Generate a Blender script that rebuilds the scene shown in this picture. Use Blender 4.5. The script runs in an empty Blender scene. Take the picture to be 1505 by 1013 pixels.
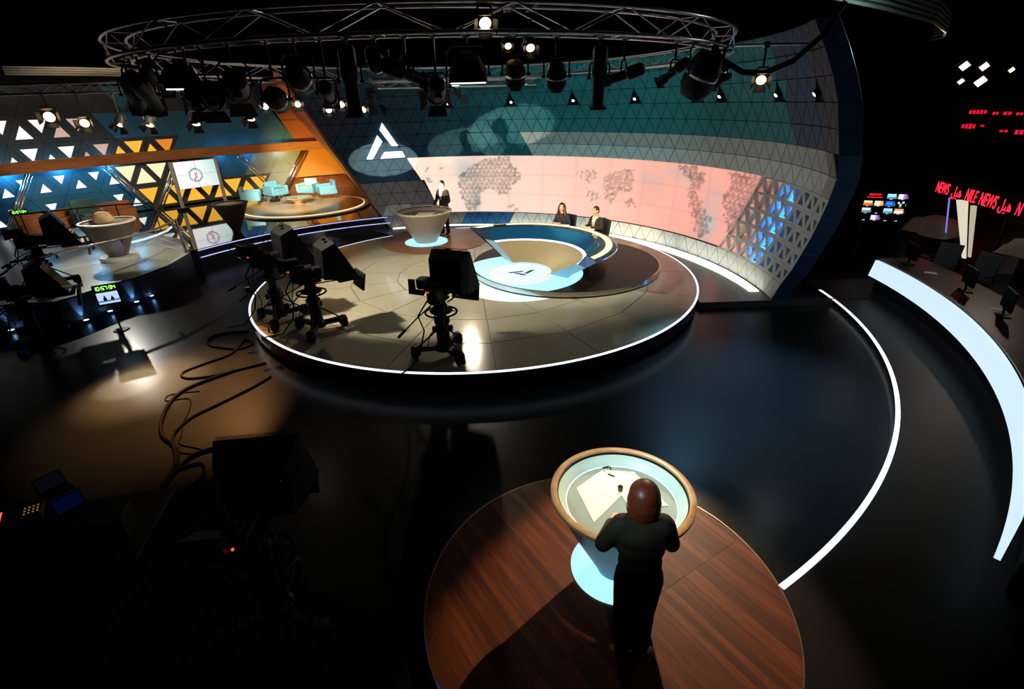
import bpy, bmesh, math, random
from mathutils import Vector, Matrix, Quaternion
random.seed(7)
PI = math.pi
sc = bpy.context.scene
COL = sc.collection
# ------------------------------------------------------------------ camera, world, exposure
FPX, PITCH, ROLL = 746.68, math.radians(25.5156), math.radians(-1.53984)
CAMZ = 4.45
cam_d = bpy.data.cameras.new('camera')
cam_d.sensor_fit = 'HORIZONTAL'; cam_d.sensor_width = 36.0
cam_d.lens = FPX / 1505 * 36.0
cam_d.clip_start = 0.05; cam_d.clip_end = 200
cam = bpy.data.objects.new('camera', cam_d); COL.objects.link(cam)
cam.matrix_world = (Matrix.Translation((0, 0, CAMZ)) @ Matrix.Rotation(PI/2 - PITCH, 4, 'X') @ Matrix.Rotation(-ROLL * -1.0, 4, 'Z'))
sc.camera = cam
wd = bpy.data.worlds.new('studio_dark'); sc.world = wd; wd.use_nodes = True
wd.node_tree.nodes['Background'].inputs[0].default_value = (0.5, 0.6, 0.8, 1)
wd.node_tree.nodes['Background'].inputs[1].default_value = 0.0006
sc.view_settings.view_transform = 'Standard'; sc.view_settings.look = 'None'
sc.view_settings.exposure = 0.0; sc.view_settings.gamma = 1.0
sc.view_settings.use_curve_mapping = False
sc.cycles.use_denoising = True
sc.cycles.max_bounces = 6
sc.cycles.sample_clamp_indirect = 6.0

def lamp(name, kind, loc, aim, power, color, size=0.1, angle=40, blend=0.3, shape=None, size_y=None):
    d = bpy.data.lights.new(name, kind); d.energy = power; d.color = color
    o = bpy.data.objects.new(name, d); COL.objects.link(o); o.location = loc
    if kind == 'SPOT':
        d.spot_size = math.radians(angle); d.spot_blend = blend; d.shadow_soft_size = size
    elif kind == 'AREA':
        d.size = size
        if size_y: d.shape = 'RECTANGLE'; d.size_y = size_y
    else:
        d.shadow_soft_size = size
    if aim is not None:
        o.rotation_euler = (Vector(aim) - Vector(loc)).to_track_quat('-Z', 'Y').to_euler()
    return o
WARM = (1.0, 0.80, 0.55); NEUT = (1.0, 0.93, 0.82); COOL = (0.55, 0.78, 1.0); TEALL = (0.35, 0.85, 1.0); AMB = (1.0, 0.55, 0.16)
def elliptic(o, a, b):
    """round desk tops seen at a flat angle throw an oval patch: oval shutter in the lamp's own space"""
    d = o.data; d.use_nodes = True; nt = d.node_tree; em = nt.nodes['Emission']
    tc = nt.nodes.new('ShaderNodeTexCoord'); sp = nt.nodes.new('ShaderNodeSeparateXYZ'); nt.links.new(tc.outputs['Normal'], sp.inputs[0])
    def op(kind, p, q):
        n = nt.nodes.new('ShaderNodeMath'); n.operation = kind
        for i, v in enumerate((p, q)):
            if isinstance(v, (int, float)): n.inputs[i].default_value = v
            else: nt.links.new(v, n.inputs[i])
        return n.outputs[0]
    x = op('DIVIDE', op('DIVIDE', sp.outputs[0], sp.outputs[2]), a); y = op('DIVIDE', op('DIVIDE', sp.outputs[1], sp.outputs[2]), b)
    r = op('ADD', op('MULTIPLY', x, x), op('MULTIPLY', y, y)); mr = nt.nodes.new('ShaderNodeMapRange')
    nt.links.new(r, mr.inputs[0]); mr.inputs[1].default_value = .94; mr.inputs[2].default_value = 1.04; mr.inputs[3].default_value = 1; mr.inputs[4].default_value = 0
    nt.links.new(mr.outputs[0], em.inputs[1])
# presenter desk near camera
lamp('key_front_desk', 'SPOT', (3.3, 8.7, 4.2), (1.15, 2.95, 0.1), 1500, (1.0, 0.72, 0.46), 0.03, 30, 0.4)
lamp('side_front_desk', 'SPOT', (-4.3, -0.6, 6.6), (3.7, 6.1, 0.0), 3200, (0.50, 0.80, 1.0), 0.04, 22, 0.9)
lamp('floor_blue', 'SPOT', (4.0, 10.3, 5.3), (4.0, 7.3, 0.0), 3800, (0.22, 0.52, 0.85), 0.2, 46, 1.0)  # added spot with no fixture, tints the right floor blue
lamp('top_front_desk', 'SPOT', (0.85, 3.9, 5.6), (1.0, 3.68, 1.0), 620, (1.0, 0.88, 0.66), 0.04, 17.5, 0.35)
# main stage
lamp('stage_key', 'SPOT', (-5.2, 9.4, 5.1), (-1.6, 12.4, 0.4), 1700, (1.0, 0.90, 0.70), 0.15, 70, 0.35)
lamp('stage_key_right', 'SPOT', (3.6, 10.0, 5.1), (0.8, 13.4, 0.4), 850, (1.0, 0.92, 0.76), 0.15, 66, 0.5)
lamp('stage_back', 'SPOT', (-1.6, 18.3, 5.15), (-1.6, 11.6, 0.4), 1900, (1.0, 0.86, 0.60), 0.12, 58, 0.4)
# people
lamp('anchor_key', 'SPOT', (-1.2, 7.8, 5.0), (2.2, 14.3, 1.55), 4200, (1.0, 0.76, 0.46), 0.06, 17, 0.6)
lamp('presenter_key', 'SPOT', (-5.4, 9.4, 5.0), (-2.25, 17.2, 1.9), 120, (1.0, 0.76, 0.46), 0.06, 13, 0.6)
# curved wall washes
lamp('wall_wash_a', 'SPOT', (-1.0, 9.4, 5.2), (2.2, 19.2, 4.0), 900, (0.30, 0.90, 1.0), 0.2, 70, 1.0)
lamp('wall_wash_b', 'SPOT', (-0.6, 12.2, 5.25), (6.0, 13.4, 2.9), 170, (0.86, 1.0, 0.95), 0.2, 78, 1.0)
lamp('wall_wash_c', 'SPOT', (-2.2, 10.0, 5.2), (-4.6, 20.0, 3.6), 120, (0.30, 0.65, 1.0), 0.2, 55, 1.0)
lamp('wall_foot_left', 'SPOT', (-4.0, 15.2, 5.1), (-4.5, 19.9, 0.9), 260, NEUT, 0.1, 34, 0.8)
# added spots at desk height, standing in for keys reflected off the glass tops
_l = lamp('bounce_spot_logo', 'SPOT', (-3.30, 16.1, 1.46), (-4.55, 19.95, 2.62), 1300, (1.0, 0.84, 0.66), 0.01, 40, 0.0); elliptic(_l, 0.30, 0.135)
_l = lamp('bounce_spot_man', 'SPOT', (-2.53, 15.75, 1.44), (-1.55, 20.3, 2.95), 480, (1.0, 0.86, 0.66), 0.01, 40, 0.0); elliptic(_l, 0.30, 0.135)
_l = lamp('bounce_spot_tall', 'SPOT', (-3.0, 16.2, 1.44), (0.05, 20.0, 3.62), 700, (1.0, 0.90, 0.74), 0.01, 40, 0.0); elliptic(_l, 0.30, 0.135)
# left interview set
lamp('chairs_key', 'SPOT', (-6.6, 14.6, 5.0), (-9.3, 23.2, 0.9), 6500, NEUT, 0.1, 26, 0.6)
lamp('orange_wall_wash', 'SPOT', (-9.5, 22.6, 2.5), (-9.3, 27.0, 1.7), 900, (1.0, 0.70, 0.12), 0.08, 88, 1.0)
lamp('orange_wall_top', 'SPOT', (-9.5, 16.5, 5.0), (-7.6, 20.6, 4.2), 420, (1.0, 0.5, 0.2), 0.1, 60, 0.8)
lamp('left_set_key', 'SPOT', (-6.4, 12.6, 5.0), (-10.9, 14.5, 0.9), 1500, NEUT, 0.06, 32, 0.5)
lamp('left_set_back', 'SPOT', (-14.6, 17.6, 4.6), (-10.7, 13.9, 0.7), 1300, NEUT, 0.06, 38, 0.5)
lamp('bench_key', 'SPOT', (-10.5, 14.8, 5.0), (-16.2, 19.6, 1.0), 900, WARM, 0.08, 30, 0.7)
lamp('beam_wash', 'SPOT', (-8.0, 13.6, 5.0), (-14.8, 21.4, 2.85), 1500, WARM, 0.1, 80, 0.9)
# pool on the floor at left
lamp('floor_pool', 'SPOT', (-6.9, 11.6, 5.2), (-5.9, 7.9, 0.0), 9000, (1.0, 0.42, 0.13), 0.03, 36, 1.0)
lamp('floor_pool_core', 'SPOT', (-7.2, 11.4, 5.2), (-6.95, 8.15, 0.0), 22000, (1.0, 0.74, 0.44), 0.02, 11, 0.6)
lamp('floor_pool_mid', 'SPOT', (-7.0, 11.5, 5.2), (-6.6, 8.1, 0.0), 26000, (1.0, 0.52, 0.18), 0.02, 21, 1.0)
lamp('truss_fill', 'POINT', (-0.4, 9.3, 5.35), None, 16, (0.95, 0.97, 1.0), 0.05)  # added point lamp inside the ring, brightens the truss metal
lamp('truss_fill_left', 'POINT', (-5.6, 11.6, 5.35), None, 14, (1.0, 0.85, 0.6), 0.05)  # added point lamp, lifts the truss at the left
# newsroom behind the light band
lamp('track_end_fill', 'POINT', (11.6, 15.4, 5.35), None, 10, (1.0, 0.75, 0.45), 0.05)  # added lamp, puts a warm highlight on the curved track
lamp('track_fill', 'POINT', (6.2, 9.6, 5.25), None, 40, (0.8, 1.0, 0.95), 0.05)  # added lamp, brightens the rest of the curved track
lamp('newsroom_dim', 'SPOT', (12.6, 12.6, 4.6), (9.9, 10.4, 0.8), 170, (1.0, 0.80, 0.62), 0.1, 80, 1.0)  # added spot with no fixture, lifts the dark office chairs

# ------------------------------------------------------------------ materials
MATS = {}
def principled(name):
    m = bpy.data.materials.new(name); m.use_nodes = True
    return m, m.node_tree, m.node_tree.nodes['Principled BSDF']
def mat(name, col, rough=0.5, metal=0.0, noise=0.12, scale=6.0, spec=0.5, emit=None, es=0.0, bump=0.0, coat=0.0):
    if name in MATS: return MATS[name]
    m, nt, b = principled(name)
    n = nt.nodes.new('ShaderNodeTexNoise'); n.inputs['Scale'].default_value = scale; n.inputs['Detail'].default_value = 4
    tc = nt.nodes.new('ShaderNodeTexCoord'); nt.links.new(tc.outputs['Object'], n.inputs['Vector'])
    mx = nt.nodes.new('ShaderNodeMix'); mx.data_type = 'RGBA'
    mx.inputs[6].default_value = tuple(c*(1-noise) for c in col) + (1,)
    mx.inputs[7].default_value = tuple(min(1, c*(1+noise)) for c in col) + (1,)
    nt.links.new(n.outputs['Fac'], mx.inputs[0]); nt.links.new(mx.outputs[2], b.inputs['Base Color'])
    b.inputs['Roughness'].default_value = rough; b.inputs['Metallic'].default_value = metal
    b.inputs['Specular IOR Level'].default_value = spec
    if coat: b.inputs['Coat Weight'].default_value = coat; b.inputs['Coat Roughness'].default_value = 0.04
    if emit: b.inputs['Emission Color'].default_value = emit + (1,); b.inputs['Emission Strength'].default_value = es
    if bump:
        bp = nt.nodes.new('ShaderNodeBump'); bp.inputs['Strength'].default_value = bump; bp.inputs['Distance'].default_value = 0.01
        nt.links.new(n.outputs['Fac'], bp.inputs['Height']); nt.links.new(bp.outputs['Normal'], b.inputs['Normal'])
    MATS[name] = m; return m
def emis(name, col, s):
    """light-giving material (lamps, screens, LED strips)"""
    if name in MATS: return MATS[name]
    m, nt, b = principled(name)
    b.inputs['Base Color'].default_value = tuple(c*0.06 for c in col) + (1,); b.inputs['Roughness'].default_value = 0.35
    b.inputs['Emission Color'].default_value = col + (1,)
    n = nt.nodes.new('ShaderNodeTexNoise'); n.inputs['Scale'].default_value = 1.5
    mp = nt.nodes.new('ShaderNodeMapRange'); mp.inputs[3].default_value = s*0.93; mp.inputs[4].default_value = s*1.07
    nt.links.new(n.outputs['Fac'], mp.inputs[0]); nt.links.new(mp.outputs[0], b.inputs['Emission Strength'])
    MATS[name] = m; return m
def wood(name, c1, c2, rough=0.35, scale=(1, 14, 14), coat=0.0, rot=0.0):
    if name in MATS: return MATS[name]
    m, nt, b = principled(name)
    tc = nt.nodes.new('ShaderNodeTexCoord'); mp = nt.nodes.new('ShaderNodeMapping'); mp.inputs['Scale'].default_value = scale
    if rot:
        m0 = nt.nodes.new('ShaderNodeMapping'); m0.inputs['Rotation'].default_value = (0, 0, rot); nt.links.new(tc.outputs['Object'], m0.inputs['Vector'])
    n = nt.nodes.new('ShaderNodeTexNoise'); n.inputs['Scale'].default_value = 2.0; n.inputs['Detail'].default_value = 6; n.inputs['Distortion'].default_value = 0.6
    r = nt.nodes.new('ShaderNodeValToRGB'); r.color_ramp.elements[0].position = 0.3; r.color_ramp.elements[1].position = 0.7
    r.color_ramp.elements[0].color = c1 + (1,); r.color_ramp.elements[1].color = c2 + (1,)
    nt.links.new((m0.outputs['Vector'] if rot else tc.outputs['Object']), mp.inputs['Vector']); nt.links.new(mp.outputs['Vector'], n.inputs['Vector'])
    nt.links.new(n.outputs['Fac'], r.inputs['Fac']); nt.links.new(r.outputs['Color'], b.inputs['Base Color'])
    b.inputs['Roughness'].default_value = rough; b.inputs['Specular IOR Level'].default_value = 0.25
    if coat: b.inputs['Coat Weight'].default_value = coat; b.inputs['Coat Roughness'].default_value = 0.05
    MATS[name] = m; return m
def glass(name, col=(0.9, 0.95, 0.95), alpha=0.18, rough=0.03):
    if name in MATS: return MATS[name]
    m, nt, b = principled(name); nt.nodes.remove(b)
    out = nt.nodes['Material Output']
    tr = nt.nodes.new('ShaderNodeBsdfTransparent'); tr.inputs[0].default_value = col + (1,)
    gl = nt.nodes.new('ShaderNodeBsdfGlossy'); gl.inputs['Roughness'].default_value = rough
    fr = nt.nodes.new('ShaderNodeFresnel'); fr.inputs['IOR'].default_value = 1.45
    ad = nt.nodes.new('ShaderNodeMath'); ad.operation = 'ADD'; ad.inputs[1].default_value = alpha * 0.3
    ge_ = nt.nodes.new('ShaderNodeNewGeometry'); fb = nt.nodes.new('ShaderNodeMath'); fb.operation = 'SUBTRACT'; fb.inputs[0].default_value = 1.0
    ml = nt.nodes.new('ShaderNodeMath'); ml.operation = 'MULTIPLY'
    nt.links.new(ge_.outputs['Backfacing'], fb.inputs[1]); nt.links.new(fr.outputs[0], ml.inputs[0]); nt.links.new(fb.outputs[0], ml.inputs[1])
    nt.links.new(ml.outputs[0], ad.inputs[0])
    mx = nt.nodes.new('ShaderNodeMixShader'); nt.links.new(ad.outputs[0], mx.inputs[0])
    nt.links.new(tr.outputs[0], mx.inputs[1]); nt.links.new(gl.outputs[0], mx.inputs[2]); nt.links.new(mx.outputs[0], out.inputs['Surface'])
    MATS[name] = m; return m
def vcol_emit(name, s):
    if name in MATS: return MATS[name]
    m, nt, b = principled(name)
    a = nt.nodes.new('ShaderNodeVertexColor'); a.layer_name = 'picture'
    b.inputs['Base Color'].default_value = (0.02, 0.02, 0.02, 1); b.inputs['Roughness'].default_value = 0.4
    nt.links.new(a.outputs['Color'], b.inputs['Emission Color']); b.inputs['Emission Strength'].default_value = s
    MATS[name] = m; return m

BLACK = mat('black_plastic', (0.006, 0.006, 0.007), 0.6, spec=0.2)
BLACKM = mat('black_metal', (0.008, 0.008, 0.009), 0.5, 0.2, spec=0.25)
RUBBER = mat('rubber', (0.0025, 0.0025, 0.0025), 0.8, spec=0.05)
ALU = mat('truss_aluminium', (0.55, 0.55, 0.58), 0.28, 1.0)
CHROME = mat('polished_chrome', (0.85, 0.80, 0.75), 0.27, 1.0)
STEEL = mat('brushed_steel', (0.62, 0.60, 0.58), 0.16, 1.0)
BEIGE = mat('beige_stage_tile', (0.42, 0.385, 0.29), 0.13, noise=0.08, scale=2.0, spec=0.45)
BEIGE2 = mat('beige_set_floor', (0.33, 0.31, 0.25), 0.25, noise=0.08, scale=2.0)
SEAM = mat('brown_joint', (0.17, 0.10, 0.04), 0.6)
DARKP = mat('dark_plinth', (0.012, 0.012, 0.014), 0.25)
MIRR = mat('black_mirror_floor', (0.02, 0.02, 0.022), 0.03, spec=1.0, coat=1.0)
WALNUT = wood('walnut_boards', (0.120, 0.022, 0.005), (0.220, 0.052, 0.013), 0.48, (1.2, 16, 4), rot=math.radians(58))
WALNUT2 = wood('walnut_boards_dark', (0.085, 0.016, 0.004), (0.150, 0.034, 0.009), 0.48, (1.2, 16, 4), rot=math.radians(58))
WALNUT3 = wood('walnut_boards_light', (0.170, 0.036, 0.009), (0.290, 0.078, 0.022), 0.46, (1.2, 16, 4), rot=math.radians(58))
OAK = wood('oak_beam', (0.25, 0.085, 0.025), (0.50, 0.20, 0.07), 0.4, (0.8, 0.8, 18))
OAKR = wood('oak_rim', (0.50, 0.27, 0.11), (0.72, 0.42, 0.19), 0.35, (3, 3, 8))
LEDW = emis('led_white', (0.80, 0.86, 1.0), 1.6)
LEDV = emis('led_violet_white', (0.50, 0.52, 1.0), 1.2)
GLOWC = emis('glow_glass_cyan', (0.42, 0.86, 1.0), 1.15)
GLOWS = emis('glow_stage', (0.62, 0.93, 1.0), 1.35)
BAND = emis('glow_band', (0.64, 0.83, 0.97), 1.06)
LENSW = emis('lamp_lens_warm', (1.0, 0.66, 0.30), 6.0)
LENSN = emis('lamp_lens_neutral', (1.0, 0.90, 0.70), 7.0)
LENSD = mat('lamp_lens_dark', (0.05, 0.05, 0.06), 0.05, spec=1.0)
WHITEP = mat('white_paper', (0.90, 0.86, 0.70), 0.6, noise=0.03)
SKIN = mat('skin', (0.62, 0.36, 0.22), 0.5, noise=0.05)
SUITB = mat('brown_black_suit', (0.030, 0.020, 0.016), 0.8, noise=0.3, scale=60, spec=0.2)
SUITN = mat('navy_blouse', (0.018, 0.022, 0.034), 0.8, noise=0.3, scale=60, spec=0.2)
SUITG = mat('olive_dark_jacket', (0.042, 0.030, 0.016), 0.75, noise=0.25, scale=50, spec=0.2)
TROUS = mat('black_trousers', (0.010, 0.010, 0.011), 0.85, spec=0.15)
SHIRT = mat('white_shirt', (0.80, 0.78, 0.74), 0.7)
TIE = mat('grey_tie', (0.30, 0.26, 0.24), 0.5)
HAIRD = mat('dark_brown_hair', (0.020, 0.011, 0.007), 0.4, noise=0.5, scale=60)
HAIRR = mat('auburn_hair', (0.17, 0.027, 0.009), 0.42, noise=0.6, scale=45)
EYE = mat('eye_dark', (0.02, 0.015, 0.012), 0.2)
LIP = mat('lips', (0.45, 0.12, 0.10), 0.4)

# ------------------------------------------------------------------ mesh helpers
class MB:
    def __init__(self): self.v = []; self.f = []
    def add(self, vs, fs):
        o = len(self.v); self.v += [tuple(p) for p in vs]; self.f += [tuple(i + o for i in f) for f in fs]; return self
    def box(self, c, s, rot=None, taper=1.0):
        hx, hy, hz = s[0]/2, s[1]/2, s[2]/2
        P = [Vector((x*hx*(taper if z > 0 else 1), y*hy*(taper if z > 0 else 1), z*hz)) for z in (-1, 1) for y in (-1, 1) for x in (-1, 1)]
        if rot is not None: P = [rot @ p for p in P]
        P = [p + Vector(c) for p in P]
        return self.add(P, [(0,2,3,1),(4,5,7,6),(0,1,5,4),(2,6,7,3),(0,4,6,2),(1,3,7,5)])
    def bbox(self, c, s, b=0.02, rot=None):
        """box with chamfered vertical and top edges"""
        hx, hy, hz = s[0]/2, s[1]/2, s[2]/2; b = min(b, hx*.6, hy*.6, hz*.6)
        def ring(i, z): return [Vector(p + (z,)) for p in ((-hx+i+b, -hy+i), (hx-i-b, -hy+i), (hx-i, -hy+i+b), (hx-i, hy-i-b), (hx-i-b, hy-i), (-hx+i+b, hy-i), (-hx+i, hy-i-b), (-hx+i, -hy+i+b))]
        R = ring(b*.5, -hz) + ring(0, -hz+b) + ring(0, hz-b) + ring(b*.5, hz)
        if rot is not None: R = [rot @ p for p in R]
        R = [p + Vector(c) for p in R]
        F = [tuple(range(7, -1, -1)), tuple(range(24, 32))]
        for k in range(3):
            for i in range(8): F.append((k*8+i, k*8+(i+1) % 8, (k+1)*8+(i+1) % 8, (k+1)*8+i))
        return self.add(R, F)
    def tube(self, pts, r, n=8, caps=True, closed=False):
        pts = [Vector(p) for p in pts]; m = len(pts); V = []; rr = r if isinstance(r, (list, tuple)) else [r]*m
        prev = None
        for i, p in enumerate(pts):
            if closed: t = pts[(i+1) % m] - pts[i-1]
            else: t = pts[min(i+1, m-1)] - pts[max(i-1, 0)]
            t = t.normalized() if t.length > 1e-9 else Vector((0, 0, 1))
            if prev is None:
                a = Vector((0, 0, 1)) if abs(t.z) < .9 else Vector((1, 0, 0)); u = t.cross(a).normalized()
            else:
                u = prev - t*prev.dot(t); u = u.normalized() if u.length > 1e-6 else t.orthogonal().normalized()
            prev = u; w = t.cross(u)
            V += [p + (u*math.cos(2*PI*k/n) + w*math.sin(2*PI*k/n))*rr[i] for k in range(n)]
        F = []
        for i in range(m if closed else m-1):
            j = (i+1) % m
            for k in range(n): F.append((i*n+k, i*n+(k+1) % n, j*n+(k+1) % n, j*n+k))
        if caps and not closed: F += [tuple(range(n-1, -1, -1)), tuple((m-1)*n+k for k in range(n))]
        return self.add(V, F)
    def lathe(self, prof, n=32, c=(0, 0, 0), M=None, a0=0.0, a1=2*PI):
        """prof: list of (r, z) revolved round z"""
        full = abs(a1-a0-2*PI) < 1e-6; V = []; k = n if full else n+1
        for r, z in prof:
            for i in range(k):
                a = a0 + (a1-a0)*i/n; p = Vector((r*math.sin(a), r*math.cos(a), z))
                if M is not None: p = M @ p
                V.append(p + Vector(c))
        F = []
        for j in range(len(prof)-1):
            for i in range(n if full else n):
                i2 = (i+1) % k
                F.append((j*k+i, (j+1)*k+i, (j+1)*k+i2, j*k+i2))
        return self.add(V, F)
    def disc(self, c, r, n=48, z=None):
        V = [(c[0]+r*math.sin(2*PI*i/n), c[1]+r*math.cos(2*PI*i/n), c[2]) for i in range(n)]
        return self.add(V, [tuple(range(n-1, -1, -1))])
    def prism(self, poly, z0, z1):
        n = len(poly); V = [(x, y, z0) for x, y in poly] + [(x, y, z1) for x, y in poly]
        ar = sum(poly[i][0]*poly[(i+1) % n][1] - poly[(i+1) % n][0]*poly[i][1] for i in range(n))
        F = [tuple(range(n-1, -1, -1)), tuple(range(n, 2*n))] + [(i, (i+1) % n, n+(i+1) % n, n+i) for i in range(n)]
        if ar < 0: F = [tuple(reversed(f)) for f in F]
        return self.add(V, F)
    def ell(self, c, s, n=16, m=10, M=None):
        V = []; F = []
        for j in range(1, m):
            th = PI*j/m
            for i in range(n):
                a = 2*PI*i/n; p = Vector((s[0]*math.sin(th)*math.cos(a), s[1]*math.sin(th)*math.sin(a), s[2]*math.cos(th)))
                if M is not None: p = M @ p
                V.append(p + Vector(c))
        t = Vector((0, 0, s[2])); 
        if M is not None: t = M @ t
        V += [t + Vector(c), Vector(c) - t]
        for j in range(m-2):
            for i in range(n): F.append((j*n+i, (j+1)*n+i, (j+1)*n+(i+1) % n, j*n+(i+1) % n))
        T = (m-1)*n
        for i in range(n): F += [(T, i, (i+1) % n), (T+1, (m-2)*n+(i+1) % n, (m-2)*n+i)]
        return self.add(V, F)
    def cap(self, a, b, ra, rb, n=12):
        a, b = Vector(a), Vector(b)
        self.tube([a, a.lerp(b, .33), a.lerp(b, .66), b], [ra, ra*.67+rb*.33, ra*.33+rb*.67, rb], n)
        self.ell(a, (ra,)*3, n, 8); self.ell(b, (rb,)*3, n, 8); return self
    def xf(self, M):
        self.v = [tuple(M @ Vector(p)) for p in self.v]; return self
    def build(self, name, m, parent=None, smooth=False):
        me = bpy.data.meshes.new(name); me.from_pydata(self.v, [], self.f); me.materials.append(m)
        if smooth: me.polygons.foreach_set('use_smooth', [True]*len(me.polygons))
        me.update()
        o = bpy.data.objects.new(name, me); COL.objects.link(o)
        if parent is not None: o.parent = parent
        return o
def smooth_by_angle(o, deg=35):
    o.data.polygons.foreach_set('use_smooth', [True]*len(o.data.polygons))
    try: o.data.set_sharp_from_angle(angle=math.radians(deg))
    except Exception: pass
    return o
def tag(o, label, cat, group=None, kind=None):
    o['label'] = label; o['category'] = cat
    if group: o['group'] = group
    if kind: o['kind'] = kind
    return o
def thing(name, label, cat, loc=(0, 0, 0), rz=0.0, group=None):
    o = bpy.data.objects.new(name, None); COL.objects.link(o); o.empty_display_size = .1
    o.location = loc; o.rotation_euler = (0, 0, rz); return tag(o, label, cat, group)
def struct(o): o['kind'] = 'structure'; return o
def dup(root, loc, rz, label=None, group=None):
    r = root.copy(); COL.objects.link(r); r.location = loc; r.rotation_euler = (0, 0, rz)
    if label: r['label'] = label
    if group: r['group'] = group
    for ch in list(root.children):
        c = ch.copy(); COL.objects.link(c); c.parent = r
        for g in ch.children:
            d = g.copy(); COL.objects.link(d); d.parent = c
    return r
def remeshed(mb, voxel, smooth=4):
    me = bpy.data.meshes.new('tmp'); me.from_pydata(mb.v, [], mb.f); me.update()
    o = bpy.data.objects.new('tmp', me); COL.objects.link(o)
    md = o.modifiers.new('r', 'REMESH'); md.mode = 'VOXEL'; md.voxel_size = voxel; md.use_smooth_shade = True
    if smooth: s = o.modifiers.new('s', 'SMOOTH'); s.factor = 0.5; s.iterations = smooth
    bpy.context.view_layer.update()
    dg = bpy.context.evaluated_depsgraph_get()
    out = bpy.data.meshes.new_from_object(o.evaluated_get(dg))
    bpy.data.objects.remove(o); bpy.data.meshes.remove(me)
    out.polygons.foreach_set('use_smooth', [True]*len(out.polygons)); return out
def link_mesh(name, me, m, parent):
    me.name = name; me.materials.clear(); me.materials.append(m)
    o = bpy.data.objects.new(name, me); COL.objects.link(o); o.parent = parent; return o

C0 = (-2.088, 11.965)                       # axis of the round studio
def W(r, az, z):
    a = math.radians(az); return Vector((C0[0] + r*math.sin(a), C0[1] + r*math.cos(a), z))
def arc(r, a0, a1, z, n): return [W(r, a0 + (a1-a0)*i/n, z) for i in range(n+1)]
def ringslab(name, m, r0, r1, a0, a1, z0, z1, n=48, parent=None, c=None):
    mb = MB(); V = []
    for i in range(n+1):
        a = a0 + (a1-a0)*i/n
        for r, z in ((r0, z0), (r1, z0), (r1, z1), (r0, z1)):
            p = W(r, a, z)
            if c is not None: p = p - Vector((C0[0]-c[0], C0[1]-c[1], 0))
            V.append(p)
    F = []
    for i in range(n):
        for k in range(4): F.append((i*4+k, i*4+(k+1) % 4, (i+1)*4+(k+1) % 4, (i+1)*4+k))
    F += [(3, 2, 1, 0), tuple(n*4+k for k in range(4))]
    return mb.add(V, F).build(name, m, parent)
# ------------------------------------------------------------------ setting: room shell
FLOORM = mat('dark_vinyl_floor', (0.0105, 0.0120, 0.0135), 0.26, noise=0.25, scale=0.8, spec=0.10)
SHELL = mat('black_studio_wall', (0.006, 0.006, 0.007), 0.9, spec=0.1)
struct(MB().box((0, 12, -0.05), (56, 52, 0.1)).build('floor', FLOORM))
struct(MB().box((0, 12, 9.05), (56, 52, 0.1)).build('ceiling', SHELL))
struct(MB().box((-27.9, 12, 4.5), (0.2, 52, 9)).build('wall_west', SHELL))
struct(MB().box((27.9, 12, 4.5), (0.2, 52, 9)).build('wall_east', SHELL))
struct(MB().box((0, 37.9, 4.5), (56, 0.2, 9)).build('wall_north', SHELL))
struct(MB().box((0, -13.9, 4.5), (56, 0.2, 9)).build('wall_south', SHELL))

# ------------------------------------------------------------------ curved triangulated wall
def h2(a, b):
    v = math.sin(a*127.1 + b*311.7)*43758.5453; return v - math.floor(v)
def vnoise(x, y):
    i, j = math.floor(x), math.floor(y); u, v = x-i, y-j; u = u*u*(3-2*u); v = v*v*(3-2*v)
    return (h2(i, j)*(1-u)+h2(i+1, j)*u)*(1-v) + (h2(i, j+1)*(1-u)+h2(i+1, j+1)*u)*v
def lerp3(a, b, t): return tuple(x+(y-x)*t for x, y in zip(a, b))
STEP = 3.26
ZR = [.15, .60, 1.0, 1.43, 1.84, 2.25, 2.65, 3.06, 3.47, 3.89, 4.31, 4.73, 5.15, 5.55]
RR = [8.21, 8.25, 8.32, 8.36, 8.39, 8.40, 8.40, 8.38, 8.30, 8.20, 8.10, 7.93, 7.72, 7.49]
EDGE = 108.4
def azl(j): return -17.93 - 1.63*j
def vaz(j, k): return STEP*(k if j % 2 else k+.5)
def clampaz(j, a):
    if j >= 8: return min(a, EDGE)
    return a
def azr(j): return 96.17 + 1.63*j if j < 8 else EDGE
def prof(z):
    for j in range(13):
        if z <= ZR[j+1]:
            t = (z-ZR[j])/(ZR[j+1]-ZR[j]); return RR[j]*(1-t) + RR[j+1]*t
    return RR[-1]
PANEL = {}
def pm(key, col):
    PANEL[key] = mat('wall_panel_'+key, col, 0.65, noise=0.07, scale=3, spec=0.25)
pm('teal', (0.016, 0.170, 0.190));
for q_ in range(1, 6): pm('shade%d' % q_, lerp3((0.022, 0.075, 0.125), (0.016, 0.170, 0.190), q_/6))  # navy-to-teal steps put part of the wall's light gradient into the panel colour
pm('navy', (0.022, 0.075, 0.125)); pm('grey', (0.40, 0.43, 0.40)); pm('blue', (0.020, 0.062, 0.145))
pm('slate', (0.045, 0.058, 0.090)); pm('pale', (0.62, 0.66, 0.62)); pm('stone', (0.20, 0.20, 0.21)); pm('deep', (0.015, 0.10, 0.28))
JOINT = mat('wall_joint_black', (0.008, 0.009, 0.010), 0.8, spec=0.1)
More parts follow.
